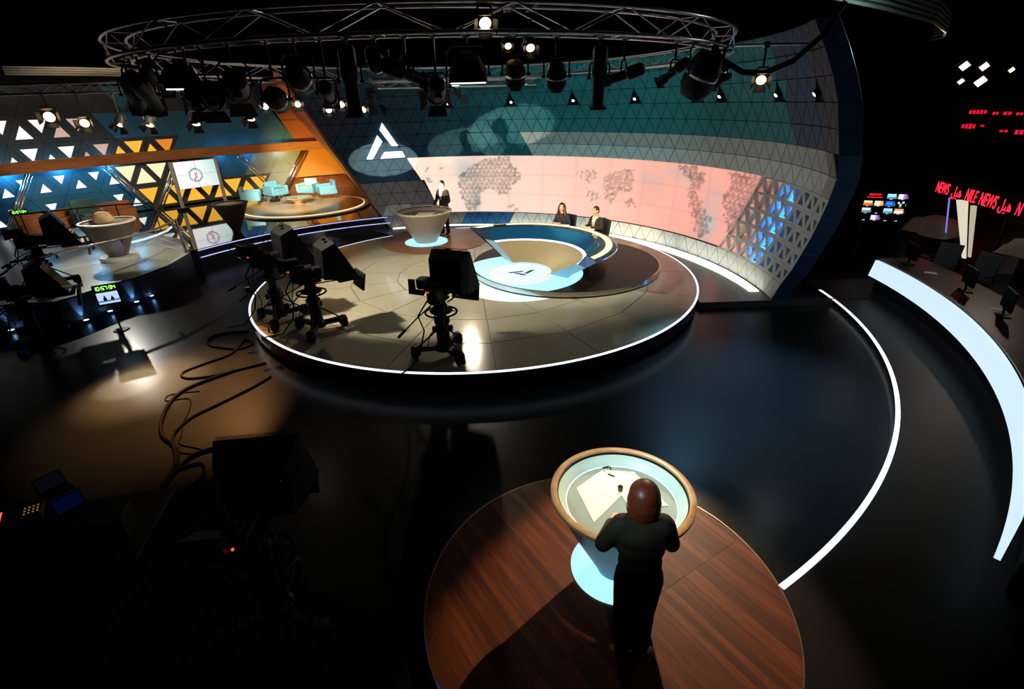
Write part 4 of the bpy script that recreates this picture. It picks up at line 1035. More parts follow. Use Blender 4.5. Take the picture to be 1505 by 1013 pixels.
hanging('stage_lamp', 'small black lamp just right of the biggest lamp head', (3.62, 9.55, 4.70), (2.5, 8.6, 4.2), 'profile', s=.7)
bar = tag(MB().tube([(3.75, 9.5, 5.19), (4.95, 9.5, 5.19)], .02, 8).build('lamp_bar', ALU), 'short straight pipe sticking out right from the ring truss', 'pipe')
hanging('stage_lamp', 'lit round lamp hanging from the pipe at the right of the ring truss', (4.27, 9.5, 4.72), (2.6, 5.4, 2.6), 'fresnel', LENSW, top=5.19, s=.62)
hanging('stage_lamp', 'lit lamp looking over the near chord of the ring truss, left of a pair', (.05, 7.45, 5.12), (.3, 4.0, 2.5), 'fresnel', LENSW, top=5.5, s=.34)
hanging('stage_lamp', 'lit lamp looking over the near chord of the ring truss, right of a pair', (.33, 7.45, 5.10), (.6, 4.0, 2.5), 'fresnel', LENSW, top=5.5, s=.42)
hanging('stage_lamp', 'very bright lamp inside the near side of the ring truss at the top', (-.22, 7.0, 5.33), (.3, 3.2, 2.8), 'fresnel', emis('lamp_lens_hot', (1.0, .78, .45), 6.0), top=5.55, s=.55)
hanging('stage_lamp', 'small lit lamp angled right just left of the soft light', (-1.10, 12.65, 4.66), (.6, 10.6, 3.6), 'profile', LENSW, top=4.95, s=.8)
hanging('stage_lamp', 'grey lamp hanging above and left of the wall emblem', (-2.95, 12.6, 4.58), (-2.9, 13.4, 3.0), 'fresnel', LENSN, top=4.95, s=.9)
for i, (x, y, z, ax, lab) in enumerate(((-11.75, 14.5, 4.42, (-8.5, 9, 3.2), 'largest lit round lamp at far left under the side truss'), (-10.9, 14.5, 4.26, (-8.4, 9.2, 2.6), 'lit lamp with square barn doors, second under the side truss'),
        (-10.05, 14.6, 4.26, (-10.2, 12, .8), 'lamp with glowing barn doors, third under the side truss'), (-9.3, 14.6, 4.24, (-9.0, 12, .8), 'lamp with glowing barn doors, fourth under the side truss'),
        (-8.1, 14.6, 4.24, (-7.6, 12.2, .8), 'lamp with a glowing rim above the wooden beam’s middle'), (-6.6, 14.5, 4.32, (-6.2, 12.2, .8), 'lamp with glowing barn doors near the dark orange wall top'))):
    hanging('stage_lamp', lab, (x, y, z), ax, 'fresnel', LENSW if i != 1 else emis('lamp_lens_amber', (1.0, .62, .28), 10), top=4.93, s=.95 if i == 0 else .8)
LENS2 = emis('lamp_lens_small', (1.0, .80, .50), 9.0)
for i, (x, y, z, lab) in enumerate(((-4.6, 12.5, 4.55, 'small lit lamp left of the dark lamp cluster'), (-3.95, 12.55, 4.42, 'small lit lamp low in the dark lamp cluster'), (-3.65, 12.55, 4.52, 'lit lamp in the middle of the dark lamp cluster'), (-3.2, 12.6, 4.40, 'lowest lit lamp of the dark lamp cluster'), (-5.3, 12.45, 4.52, 'lit lamp beside the dark orange wall top'))):
    hanging('stage_lamp', lab, (x, y, z), (x*.6, y-5, 2.2), 'fresnel', LENS2, top=4.95, s=.5)
tag(MB().tube([(-7.1, 12.3, 4.95), (-3, 12.6, 4.95), (1.2, 12.9, 4.95)], .03, 8).build('cross_pipe', ALU), 'straight bright pipe across the ring truss above the wall emblem', 'pipe')
for i, (a, z, kind, s_, aim_, lab) in enumerate(((216.5, 4.84, 'profile', .8, (-6, 16, 1.5), 'black profile spot high between the tube lamp pair and the soft light'), (208, 4.60, 'fresnel', .85, (-7.5, 17, 1), 'black lamp hanging low just right of the pale green soft light'),
        (187.5, 4.60, 'profile', .8, (-4, 17, 2), 'black profile spot low just left of the tall dark tube lamp'), (181, 4.90, 'head', .75, (-1, 14, 1), 'small black lamp high just right of the tall dark tube lamp'),
        (174.3, 4.60, 'fresnel', .8, (-2.5, 14, 1), 'black lamp hanging low right of the angled profile spot'), (225, 4.88, 'fresnel', .8, (-9, 18, 1), 'black lamp squeezed high between the two tube lamps at left'),
        (112, 4.90, 'head', .7, (0, 13, 1), 'small black lamp at the far right curve of the ring truss'), (138, 4.80, 'profile', .7, (-1, 13, 1.5), 'black profile spot left of the biggest lamp head, pointing down')))  :
    r_ = math.radians(a); hanging('stage_lamp', lab, (TX+5.85*math.sin(r_), TY+5.85*math.cos(r_), z), aim_, kind, s=s_)
# lamps looking out of the triangular openings in the wall
WL = ['at the far left of the row', 'left of the moving heads', 'right of the moving heads', 'right of the long tube lamp', 'half behind the biggest lamp head', 'just right of the biggest lamp head', 'below the lamp on the pipe', 'at the far right of the row']
for w, q in zip(WINDOWS, WL):
    p = W(8.02, w*STEP + .3, 4.50); a = W(5.5, w*STEP+4, 2.5)
    hanging('window_lamp', 'small lit lamp in a triangular wall opening ' + q, tuple(p), tuple(a), 'head', LENSN, top=0, s=.5)
# sagging black cable at the right end of the ring
cb = MB().tube([(3.3, 9.2, 5.15), (3.5, 9.3, 4.98), (3.9, 9.4, 4.80), (4.3, 9.5, 4.78), (4.75, 9.5, 4.95), (5.15, 9.5, 5.30), (5.4, 9.5, 5.75)], .045, 8).build('hanging_cable', RUBBER, None, True)
tag(cb, 'thick black cable sagging between the ring truss and the ceiling at right', 'cable')
# newsroom ceiling lights
NL = emis('office_light_warm', (1.0, .80, .48), 2.2); NLG = emis('office_light_green', (.85, 1.0, .70), 1.8)
for (x, y, z, m, w, lab) in ((11.8, 14.7, 5.0, NLG, .42, 'pale green ceiling light, slanted, at the upper right'), (12.9, 15.4, 5.0, NL, .40, 'warm square ceiling light right of the slanted green one'), (16.6, 18.7, 5.0, NL, .32, 'small warm ceiling light farther right'), (22.0, 26.2, 4.78, NL, .9, 'flat warm ceiling light, lowest at the upper right'), (21.0, 26.1, 4.80, NLG, .5, 'faint pale ceiling light left of the lowest warm one')):
    t = thing('ceiling_light', lab, 'ceiling light', (x, y, z), .6); t.rotation_euler = (math.radians(-48), math.radians(18), .5); w *= .62
    MB().bbox((0, 0, .04), (w+.06, w+.06, .06), .01).build('housing', BLACKM, t); MB().box((0, 0, .0), (w, w*.7, .02)).build('diffuser', m, t)
# ------------------------------------------------------------------ pedestal studio cameras
def pedestal_camera(label, loc, rz, h=0.0, prompter=True, logo=False, group=None):
    t = thing('pedestal_camera', label, 'camera', loc, rz, group)
    for k in range(3):
        a = math.radians(90 + 120*k); c, s = math.cos(a), math.sin(a); R = Matrix.Rotation(a, 3, 'Z')
        MB().bbox(tuple(R @ Vector((.26, 0, .17))), (.40, .11, .09), .02, R).build('base_leg', BLACK, t)
        hs = smooth_by_angle(MB().bbox((c*.50, s*.50, .13), (.17, .17, .20), .05, R).build('wheel_housing', BLACK, t))
        for q in (-1, 1):
            Rw = R @ Matrix.Rotation(PI/2, 3, 'X')
            MB().lathe([(0, -.018), (.062, -.018), (.066, 0), (.062, .018), (0, .018)], 16, (c*.52-s*q*.045, s*.52+c*q*.045, .068), Rw).build('wheel', RUBBER, hs)
        MB().tube([(c*.10, s*.10, .50), (c*.43, s*.43, .22)], .016, 6).build('strut', BLACKM, t)
    smooth_by_angle(MB().lathe([(0, .12), (.15, .12), (.15, .22), (.115, .26), (.115, .62), (.135, .64), (.135, .70), (.085, .71), (.085, .90+h), (0, .90+h)], 24).build('column', BLACK, t))
    for q in (0, 2.1, 4.2): MB().box((.16*math.cos(q), .16*math.sin(q), .55), (.06, .06, .10)).build('column_clamp', BLACK, t)
    zb = .90+h
    smooth_by_angle(MB().lathe([(.085, zb-.05), (.19, zb+.0), (.20, zb+.03), (.10, zb+.09), (0, zb+.09)], 24).build('skirt', BLACK, t))
    sr = MB().tube([(.27*math.cos(2*PI*i/32), .27*math.sin(2*PI*i/32), zb-.01) for i in range(32)], .017, 8, closed=True).build('steering_ring', RUBBER, t, True)
    for k in range(3):
        a = .5+2*PI*k/3; MB().tube([(.10*math.cos(a), .10*math.sin(a), zb), (.265*math.cos(a), .265*math.sin(a), zb-.01)], .010, 6).build('spoke', BLACKM, sr)
    smooth_by_angle(MB().lathe([(0, zb+.08), (.10, zb+.08), (.11, zb+.12), (.08, zb+.18), (0, zb+.18)], 20).build('pan_head', BLACKM, t))
    MB().bbox((0, 0, zb+.20), (.15, .42, .04), .01).build('wedge_plate', BLACKM, t)
    cb = MB().bbox((0, -.12, zb+.36), (.15, .40, .26), .03).build('camera_body', BLACK, t)
    MB().bbox((.0, -.16, zb+.52), (.05, .24, .05), .015).build('carry_handle', BLACK, cb)
    MB().box((.08, -.15, zb+.36), (.02, .2, .16)).build('side_panel', BLACKM, cb)
    smooth_by_angle(MB().bbox((0, .26, zb+.36), (.19, .38, .21), .03).build('box_lens', BLACK, t))
    vf = MB().bbox((-.16, -.20, zb+.56), (.20, .20, .17), .02).build('viewfinder', BLACK, t)
    MB().add([(-.26, -.30, zb+.475), (-.06, -.30, zb+.475), (-.06, -.30, zb+.645), (-.26, -.30, zb+.645), (-.30, -.46, zb+.44), (-.02, -.46, zb+.44), (-.02, -.44, zb+.69), (-.30, -.44, zb+.69)], [(0, 1, 5, 4), (1, 2, 6, 5), (2, 3, 7, 6), (3, 0, 4, 7)]).build('hood', BLACK, vf)
    MB().tube([(-.10, -.2, zb+.50), (-.16, -.2, zb+.56)], .02, 6).build('viewfinder_arm', BLACKM, vf)
    MB().ell((-.02, -.33, zb+.45), (.012, .012, .012), 8, 6).build('tally_lamp', emis('tally_red', (1.0, .05, .03), 3.0), cb)
    for s in (-1, 1):
        MB().tube([(s*.10, -.05, zb+.16), (s*.26, -.38, zb-.02), (s*.36, -.62, zb-.16)], .012, 6).build('pan_bar', BLACKM, t)
        MB().cap((s*.36, -.62, zb-.16), (s*.40, -.74, zb-.22), .026, .024, 10).build('grip', RUBBER, t)
    MB().bbox((.36, -.55, zb-.06), (.08, .10, .10), .015).build('zoom_control', BLACK, t)
    if prompter:
        pr = MB(); z0 = zb+.22
        pr.add([(-.33, .42, z0+.02), (.33, .42, z0+.02), (.37, .50, z0+.72), (-.37, .50, z0+.72), (-.29, .22, z0+.04), (.29, .22, z0+.04), (.31, .26, z0+.60), (-.31, .26, z0+.60),
                (-.35, .86, z0+.00), (.35, .86, z0+.00)], [(0, 4, 7, 3), (4, 5, 6, 7), (5, 1, 2, 6), (7, 6, 2, 3), (0, 1, 5, 4), (0, 3, 8), (1, 9, 2)])
        pr = pr.build('prompter_hood', BLACK, t)
        MB().box((0, .68, z0+.38), (.66, .012, .86), Matrix.Rotation(math.radians(27), 3, 'X')).build('beam_splitter', glass('prompter_glass', (.75, .78, .8), .3), pr)
        MB().bbox((0, .70, z0-.03), (.62, .46, .06), .015).build('prompter_monitor', BLACK, t)
        MB().bbox((0, .96, z0-.16), (.56, .05, .34), .015, Matrix.Rotation(math.radians(-12), 3, 'X')).build('front_monitor', BLACK, t)
        MB().bbox((0, .40, z0+.745), (.10, .06, .05), .01).build('hood_clip', BLACK, pr)
        for s in (-1, 1): MB().tube([(s*.14, .0, z0-.03), (s*.14, .9, z0-.06)], .012, 6).build('rail', BLACKM, t)
    MB().tube([(-.06, -.30, zb+.30), (-.20, -.42, zb+.05), (-.16, -.34, .6), (-.22, -.40, .3), (-.30, -.62, .02), (-.36, -.95, .012)], .014, 6).build('camera_cable', RUBBER, t, True)
    MB().tube([(.04, -.30, zb+.26), (.12, -.40, zb-.1), (-.10, -.26, .5), (-.18, -.30, .2)], .008, 6).build('thin_cable', RUBBER, t, True)
    return t
pedestal_camera('black pedestal camera alone on the front of the round stage', (-1.20, 8.12, .401), math.radians(-22), -.06)
pedestal_camera('nearer black pedestal camera of the pair on the left side of the stage', (-3.84, 9.32, .401), math.radians(-56), -.06)
pedestal_camera('farther black pedestal camera of the pair, half behind the nearer one', (-4.85, 9.95, .401), math.radians(-50), .08)
pedestal_camera('dark pedestal camera low beside the left plinth, left of the small lit monitor', (-10.3, 10.15, .001), math.radians(-55), -.12)
pedestal_camera('dark pedestal camera at the far left edge below the wooden beam', (-11.15, 11.9, .6295), math.radians(-50), -.1)
near = pedestal_camera('very dark pedestal camera with large prompter hood in the near left foreground', (-2.28, 3.30, .001), math.radians(6), -.06)
# faint lettering and stickers on the near hood
LT = mat('pale_lettering', (.30, .30, .32), .5); 
def text(body, size, m, parent, M, ext=.003, name='lettering', shear=0.0):
    c = bpy.data.curves.new(name, 'FONT'); c.body = body; c.size = size; c.extrude = ext; c.align_x = 'CENTER'; c.align_y = 'CENTER'; c.shear = shear
    tmp = bpy.data.objects.new('tmp_text', c); COL.objects.link(tmp); bpy.context.view_layer.update()
    me = bpy.data.meshes.new_from_object(tmp.evaluated_get(bpy.context.evaluated_depsgraph_get())); bpy.data.objects.remove(tmp)
    me.name = name; me.materials.clear(); me.materials.append(m)
    o = bpy.data.objects.new(name, me); COL.objects.link(o); o.parent = parent; o.matrix_local = M; return o
zb_ = .90-.06+.22
Mt = Matrix.Translation((.17, .235, zb_+.36)) @ Matrix.Rotation(PI/2, 4, 'X') @ Matrix.Rotation(math.radians(58), 4, 'Z')
text('Autoscript', .055, mat('hood_lettering', (.8, .8, .82), .5), near, Mt, .002)
for k in range(2): MB().box((.20+.05*k, .236, zb_+.20+.03*k), (.04, .004, .035), Matrix.Rotation(-.6, 3, 'Y')).build('sticker', mat('pale_sticker', (.7, .7, .72), .5), near)
# clocks (green seven segment) and small on-air monitor beside the left cameras
SEGS = {'0': 'abcdef', '1': 'bc', '2': 'abged', '3': 'abgcd', '4': 'fgbc', '5': 'afgcd', '6': 'afgedc', '7': 'abc', '8': 'abcdefg', '9': 'abcfgd'}
GREEN = emis('clock_green', (.25, 1.0, .10), 3.2)
def seven(txt, parent, x0, z0, w, h, y=-.012):
    x = x0; t = h*.13
    S = {'a': ((0, h), (w, h)), 'b': ((w, h), (w, h/2)), 'c': ((w, h/2), (w, 0)), 'd': ((0, 0), (w, 0)), 'e': ((0, h/2), (0, 0)), 'f': ((0, h), (0, h/2)), 'g': ((0, h/2), (w, h/2))}
    for chx in txt:
        mb = MB()
        if chx == ':':
            for q in (.3, .7): mb.box((x+t, y, z0+h*q), (t, .006, t))
            x += w*.7
        else:
            for s in SEGS[chx]:
                (a, b), (c, d) = S[s]; mb.box((x+(a+c)/2, y, z0+(b+d)/2), (abs(c-a)+t*.7 if a != c else t, .006, abs(d-b)-t*.5 if b != d else t))
            x += w*1.5
        mb.build('digit', GREEN, parent)
def clock(label, loc, rz, s=1.0):
    t = thing('digital_clock', label, 'clock', loc, rz)
    MB().bbox((0, 0, 0), (.42*s, .06, .14*s), .01).build('case', BLACK, t)
    MB().tube([(0, .03, -.07*s), (0, .05, -loc[2]+.64 if loc[0] < -11 else -.08*s)], .015, 6).build('stand', BLACKM, t)
    seven('10:57:34', t, -.185*s, -.035*s, .036*s, .07*s, -.034); return t
mo = thing('small_monitor', 'small lit monitor showing two presenters over a blue stripe, beside the dark left camera', 'screen', (-8.78, 10.55, .80), math.radians(32))
MB().bbox((0, .03, 0), (.44, .05, .32), .01).build('case', BLACK, mo)
MB().box((0, 0, .01), (.38, .012, .25)).build('screen_sky', emis('screen_pale_blue', (.60, .80, 1.0), .9), mo)
MB().box((0, -.007, -.055), (.38, .004, .035), Matrix.Rotation(.0, 3, 'Y')).build('screen_stripe', emis('screen_blue', (.05, .20, .75), .9), mo)
for x, hh in ((-.06, .11), (.07, .085)): MB().lathe([(0, 0), (.036, 0), (.030, hh*.55), (.010, hh*.62), (.017, hh*.8), (.010, hh), (0, hh)], 10, (x, -.008, -.04)).build('screen_figure', BLACK, mo)
MB().tube([(0, .05, -.15), (0, .10, -.79)], .02, 8).build('stand', BLACKM, mo)
MB().lathe([(0, -.795), (.16, -.795), (.14, -.775), (0, -.765)], 20, (0, .1, 0)).build('stand_foot', BLACKM, mo)
clock('green digital clock above the small lit monitor, lower of two clocks', (-8.78, 10.55, 1.04), math.radians(32), 1.05)
clock('green digital clock at the far left under the wooden beam, upper of two clocks', (-12.35, 13.15, 2.25), math.radians(42), .8)
# ------------------------------------------------------------------ operator table in the dark near left
tb = thing('operator_table', 'dark operator table with mixers and laptops in the near left corner', 'table', (-4.6, 3.7, 0), math.radians(12))
MB().bbox((0, 0, .72), (2.0, 1.0, .04), .01).build('table_top', BLACK, tb)
for sx_ in (-1, 1):
    for sy_ in (-1, 1): MB().tube([(sx_*.92, sy_*.44, 0), (sx_*.92, sy_*.44, .70)], .025, 8).build('leg', BLACKM, tb)
mx = thing('audio_mixer', 'small mixer with red and amber LED rows at the left edge of the dark table', 'mixer', (-5.05, 3.98, .742), math.radians(35))
MB().bbox((0, 0, .03), (.36, .30, .06), .01).build('mixer_body', BLACK, mx)
for i in range(10): MB().box((-.15, -.13+.026*i, .063), (.012, .018, .006)).build('red_led', emis('led_red', (1.0, .10, .06), 1.6), mx)
for i in range(12): MB().box((.04+.035*(i % 4), -.06+.05*(i//4), .063), (.012, .012, .006)).build('amber_led', emis('led_amber', (1.0, .45, .12), .35), mx)
def laptop(label, loc, rz, col, s):
    t = thing('laptop', label, 'laptop', loc, rz); t.scale = (.72, .72, .72)
    MB().bbox((0, 0, .012), (.36, .25, .022), .006).build('keyboard_half', BLACK, t); R = Matrix.Rotation(math.radians(-15), 3, 'X')
    MB().bbox((0, .17, .13), (.36, .012, .24), .004, R).build('lid', BLACK, t); MB().box((0, .161, .13), (.32, .004, .20), R).build('screen', emis('laptop_screen_'+label[:4], col, s), t)
laptop('dim violet laptop with pale window bars on the dark near left table', (-4.98, 4.35, .742), math.radians(60), (.10, .09, .22), .02)
laptop('blue glowing laptop screen on the dark near left table', (-4.52, 4.02, .742), math.radians(58), (.01, .05, .75), .022)
cs = thing('flight_case', 'brown-edged dark case standing open on the dark near left table', 'case', (-3.98, 3.72, .742), math.radians(20))
MB().bbox((0, 0, .12), (.42, .30, .24), .01).build('case_body', BLACK, cs); MB().tube([(-.2, -.15, .245), (.2, -.15, .245)], .008, 6).build('edge_strip', STEEL, cs); MB().tube([(-.2, -.15, .0), (-.2, -.15, .245)], .008, 6).build('edge_strip', STEEL, cs)
# ------------------------------------------------------------------ floor cables
def cable(pts, r, label):
    P = [Vector((x, y, r+.001)) for x, y in pts]; S = []
    for i in range(len(P)-1):
        a, b, c, d = P[max(i-1, 0)], P[i], P[i+1], P[min(i+2, len(P)-1)]
        for k in range(6):
            t = k/6; S.append(.5*((2*b)+(c-a)*t+(2*a-5*b+4*c-d)*t*t+(3*b-a-3*c+d)*t**3))
    S.append(P[-1]); tag(MB().tube(S, r, 6).build('floor_cable', RUBBER, None, True), label, 'cable')
cable([(-5.82, 10.33), (-6.3, 10.25), (-6.51, 10.01), (-6.28, 9.62), (-5.61, 9.42), (-5.42, 9.67), (-5.67, 9.85), (-5.65, 9.2), (-5.97, 8.78), (-6.19, 8.44), (-5.98, 8.22), (-5.57, 8.27), (-5.22, 8.46), (-4.75, 8.75)], .022, 'black cable in two open loops beside the left edge of the round stage')
cable([(-5.22, 8.46), (-5.66, 7.98), (-5.8, 7.63), (-5.74, 7.2), (-5.53, 6.7), (-5.3, 6.38), (-5.01, 6.15), (-4.74, 5.75), (-4.65, 5.46), (-4.5, 4.9)], .028, 'thick black cable bending through the lit floor patch toward the near left table')
cable([(-4.43, 8.2), (-4.6, 7.8), (-4.93, 7.26), (-5.16, 6.87), (-5.16, 6.41), (-4.84, 5.98), (-4.68, 5.6), (-4.62, 5.1)], .020, 'black cable running straightest from the stage to the near left table')
cable([(-5.5, 7.75), (-5.95, 7.65), (-5.9, 7.45), (-5.55, 7.5), (-5.35, 7.18), (-5.22, 6.77), (-5.05, 6.41), (-4.95, 6.2), (-4.55, 6.05), (-4.6, 5.95), (-4.85, 6.0)], .009, 'thin cable with small loops over the lit floor patch')
cable([(-3.2, 5.9), (-3.8, 6.12), (-4.22, 6.08), (-4.51, 5.97), (-4.62, 5.74), (-4.60, 5.2), (-4.4, 4.6)], .026, 'thick black cable curving from the near dark camera toward the left')
cable([(-4.62, 5.6), (-4.4, 5.72), (-4.27, 5.60), (-4.2, 5.37), (-4.4, 4.9), (-4.45, 4.5)], .020, 'short black cable arc lowest beside the near dark camera')
# ------------------------------------------------------------------ people
def hand_geo(mb, wrist, dirn, up, side):
    """palm, four bent fingers and a thumb; dirn = along the hand, up = back of the hand, side = +1 thumb toward d x up"""
    d = Vector(dirn).normalized(); u = Vector(up); u = (u - d*u.dot(d)).normalized(); s = d.cross(u)*side
    w = Vector(wrist)
    for k in range(5): 
        a = (k-2)*.016
        mb.cap(w + s*a*.6 + d*.005, w + d*.085 + s*a*1.15, .015, .014, 8)
    for k, (L, c) in enumerate(((.070, .25), (.080, .22), (.074, .26), (.058, .32))):
        b = w + d*.085 + s*(.032 - .021*k); m = b + d*L*.5 - u*L*.5*c; e = m + d*L*.42 - u*L*.5*(c*2.2)
        mb.cap(b, m, .0095, .0088, 8); mb.cap(m, e, .0088, .0078, 8)
    b = w + d*.025 + s*.03; m = b + d*.035 + s*.026 - u*.008; e = m + d*.032 + s*.004 - u*.010
    mb.cap(b, m, .0125, .0105, 8); mb.cap(m, e, .0105, .009, 8)
def person(label, loc, rz, P, group=None):
    t = thing('person', label, 'person', loc, rz)
    L = Matrix.Rotation(math.radians(-P.get('lean', 0)), 4, 'X'); hz = P['hip']; H0 = Vector((0, P.get('hipy', 0), hz))
    up = lambda x, y, z: H0 + (L.to_3x3() @ Vector((x, y, z-.93)))       # upper-body coordinates (standing hip height .93)
    sw = P.get('sw', 1.0)
    body = MB(); J = MB(); T = MB(); g = P.get('infl', .012)
    # torso
    for mb, e in ((body, 0), (J, g)):
        for (z, rx, ry, rz_, y) in ((.96, .155, .115, .13, 0), (1.08, .140, .100, .13, .0), (1.22, .155, .112, .15, .005), (1.34, .165, .118, .13, .0)):
            mb.ell(up(0, y, z), (rx*sw+e, ry+e+P.get('belly', 0), rz_), 18, 12, L.to_3x3())
        mb.cap(up(-.145*sw, 0, 1.415), up(.145*sw, 0, 1.415), .062+e, .062+e)
        if P.get('bust') : 
            for s in (-1, 1): mb.ell(up(s*.075, .085, 1.29), (.07+e, .06+e, .07+e), 12, 8)
    hd = Matrix.Rotation(math.radians(P.get('yaw', 0)), 3, 'Z') @ Matrix.Rotation(math.radians(-P.get('nod', 0)), 3, 'X')
    hc = up(0, .02, 1.655)
    body.cap(up(0, -.005, 1.40), hc + hd @ Vector((0, -.015, -.06)), .056*P.get('neck', 1), .050*P.get('neck', 1))
    hp = lambda x, y, z: hc + hd @ Vector((x, y, z))
    body.ell(hc, (.074, .092, .108), 20, 14, hd); body.ell(hp(0, .018, -.055), (.056, .070, .062), 16, 10, hd); body.ell(hp(0, .062, -.088), (.026, .024, .022), 12, 8, hd)
    body.add(*nose(hp)); body.ell(hp(0, .088, .022), (.045, .014, .012), 12, 8, hd)
    for s in (-1, 1):
        body.ell(hp(s*.077, -.005, -.008), (.010, .020, .032), 10, 8, hd); body.ell(hp(s*.038, .068, -.025), (.022, .018, .018), 10, 8, hd)
    # arms
    for s, (el, wr, hdv, hup) in zip((-1, 1), P['arms']):
        sh = up(s*.166*sw, 0, 1.400); e = Vector(el); w = Vector(wr)
        body.cap(sh, e, .046, .038); body.cap(e, w, .038, .026); hand_geo(body, w, hdv, hup, P.get('thumb', (1, -1))[0 if s < 0 else 1])
        J.cap(sh, e, .052+g, .044+g); wl_ = e.lerp(w, .92); J.cap(e, wl_, .044+g, .034+g*.6); J.cap(up(s*.05, 0, 1.455), up(s*.13*sw, 0, 1.425), .040, .045)
    # legs
    for s, (hipj, kn, an, toe) in zip((-1, 1), P['legs']):
        hipj, kn, an, toe = map(Vector, (hipj, kn, an, toe))
        body.cap(hipj, kn, .080, .056); body.cap(kn, an, .054, .038); body.cap(an + Vector((0, 0, -.03)), toe, .036, .030)
        T.cap(hipj, kn, .086+g, .062+g); T.cap(kn, an, .062+g, .052+g)
    T.ell(H0 + Vector((0, 0, .0)), (.155*sw+g, .115+g, .12), 18, 12)
    b = link_mesh('body', remeshed(body, P.get('vox', .0095), 3), SKIN, t)
    link_mesh('jacket', remeshed(J, .014, 14), P['jacket'], t); link_mesh('trousers', remeshed(T, .014, 8), P['trousers'], t)
    for s, leg in zip((-1, 1), P['legs']):
        an, toe = Vector(leg[2]), Vector(leg[3]); f = MB(); f.ell((an+toe)/2 + Vector((0, 0, -.005)), (.048, .048, .042), 14, 10); f.cap(an + Vector((0, -.02, -.035)), toe + Vector((0, .015, .004)), .044, .036)
        f.v = [(x, y, max(z, min(an.z, toe.z)-.045)) for x, y, z in f.v]; link_mesh('shoe', remeshed(f, .010, 2), RUBBER, t)
    # face details
    for s in (-1, 1):
        MB().ell(hp(s*.033, .082, .008), (.013, .008, .007), 10, 8, hd).build('eye', EYE, t, True)
        MB().box(hp(s*.034, .094, .030), (.034, .008, .007), hd).build('eyebrow', HAIRD, t)
    MB().ell(hp(0, .088, -.058), (.023, .010, .008), 12, 8, hd).build('mouth', LIP, t, True)
    # hair
    hm = MB(); hk = P['hair']
    if hk == 'short':
        hm.ell(hp(0, -.014, .030), (.081, .093, .092), 20, 14, hd); hm.ell(hp(0, -.045, -.020), (.074, .062, .070), 16, 12, hd)
        hm.v = [tuple(p) for p in hm.v]; me = remeshed(hm, .009, 2)
        HI = hd.inverted()
        bmx = bmesh.new(); bmx.from_mesh(me)
        kill = [v for v in bmx.verts if (lambda q: q.y > .062 and q.z < .062 or (q.y > -.01 and q.z < -.01))(HI @ (v.co-hc))]
        bmesh.ops.delete(bmx, geom=kill, context='VERTS'); bmx.to_mesh(me); bmx.free()
    elif hk == 'long':
        hm.ell(hp(0, -.016, .030), (.090, .098, .098), 20, 14, hd)
        for s in (-1, 1): hm.cap(hp(s*.072, -.02, .02), up(s*.115, .055, 1.43), .040, .042); hm.cap(up(s*.115, .055, 1.43), up(s*.10, .09, 1.33), .040, .028)
        hm.cap(hp(0, -.06, .02), up(0, -.10, 1.40), .075, .075)
        me = remeshed(hm, .009, 2); HI = hd.inverted()
        bmx = bmesh.new(); bmx.from_mesh(me)
        kill = [v for v in bmx.verts if (lambda q: q.y > .060 and q.z < .066 and abs(q.x) < .060 and q.z > -.14)(HI @ (v.co-hc))]
        bmesh.ops.delete(bmx, geom=kill, context='VERTS'); bmx.to_mesh(me); bmx.free()
    else:   # chin-length bob seen from behind
        hm.ell(hp(0, -.014, .022), (.116, .128, .118), 24, 16, hd); hm.ell(hp(0, -.024, -.035), (.128, .128, .120), 24, 16, hd)
        hm.ell(hp(0, -.028, -.095), (.130, .118, .100), 24, 16, hd); hm.ell(hp(0, -.034, -.150), (.112, .095, .070), 20, 14, hd)
        me = remeshed(hm, .010, 12); HI = hd.inverted()
        bmx = bmesh.new(); bmx.from_mesh(me)
        kill = [v for v in bmx.verts if (lambda q: q.y > .058 and q.z < .070 and abs(q.x) < .070)(HI @ (v.co-hc))]
        bmesh.ops.delete(bmx, geom=kill, context='VERTS'); bmx.to_mesh(me); bmx.free()
    h = link_mesh('hair', me, P.get('hair_m', HAIRD), t)
    # shirt front and tie
    y0 = .128 + g
    if P.get('shirt'):
        f = [up(-.050, .070, 1.475), up(.050, .070, 1.475), up(.055, y0-.012, 1.40), up(.024, y0+.010, 1.24), up(0, y0+.006, 1.16), up(-.024, y0+.010, 1.24), up(-.055, y0-.012, 1.40)]
        n = L.to_3x3() @ Vector((0, .012, 0))
        MB().add(f + [p - n*3 for p in f], [(0, 6, 5, 4, 3, 2, 1)] + [(i, (i+1) % 7, 7+(i+1) % 7, 7+i) for i in range(7)]).build('shirt_front', P['shirt'], t)
        if P.get('tie'):
            f = [up(-.016, .086, 1.455), up(.016, .086, 1.455), up(.012, y0-.004, 1.41), up(.026, y0+.022, 1.24), up(0, y0+.018, 1.16), up(-.026, y0+.022, 1.24), up(-.012, y0-.004, 1.41)]
            MB().add(f + [p - n for p in f], [(0, 6, 5, 4, 3, 2, 1)] + [(i, (i+1) % 7, 7+(i+1) % 7, 7+i) for i in range(7)]).build('tie', P['tie'], t)
        for s in (-1, 1): MB().box(up(s*.058, .045, 1.47), (.05, .085, .035), L.to_3x3() @ Matrix.Rotation(s*.5, 3, 'Z')).build('collar', P['shirt'], t)
    return t
def nose(hp):
    V = [hp(0, .088, .020), hp(-.014, .088, -.026), hp(.014, .088, -.026), hp(0, .116, -.022), hp(0, .084, -.034), hp(0, .070, .0)]
    return V, [(0, 1, 3), (0, 3, 2), (1, 4, 3), (3, 4, 2), (0, 5, 1), (0, 2, 5), (1, 5, 4), (2, 4, 5)]
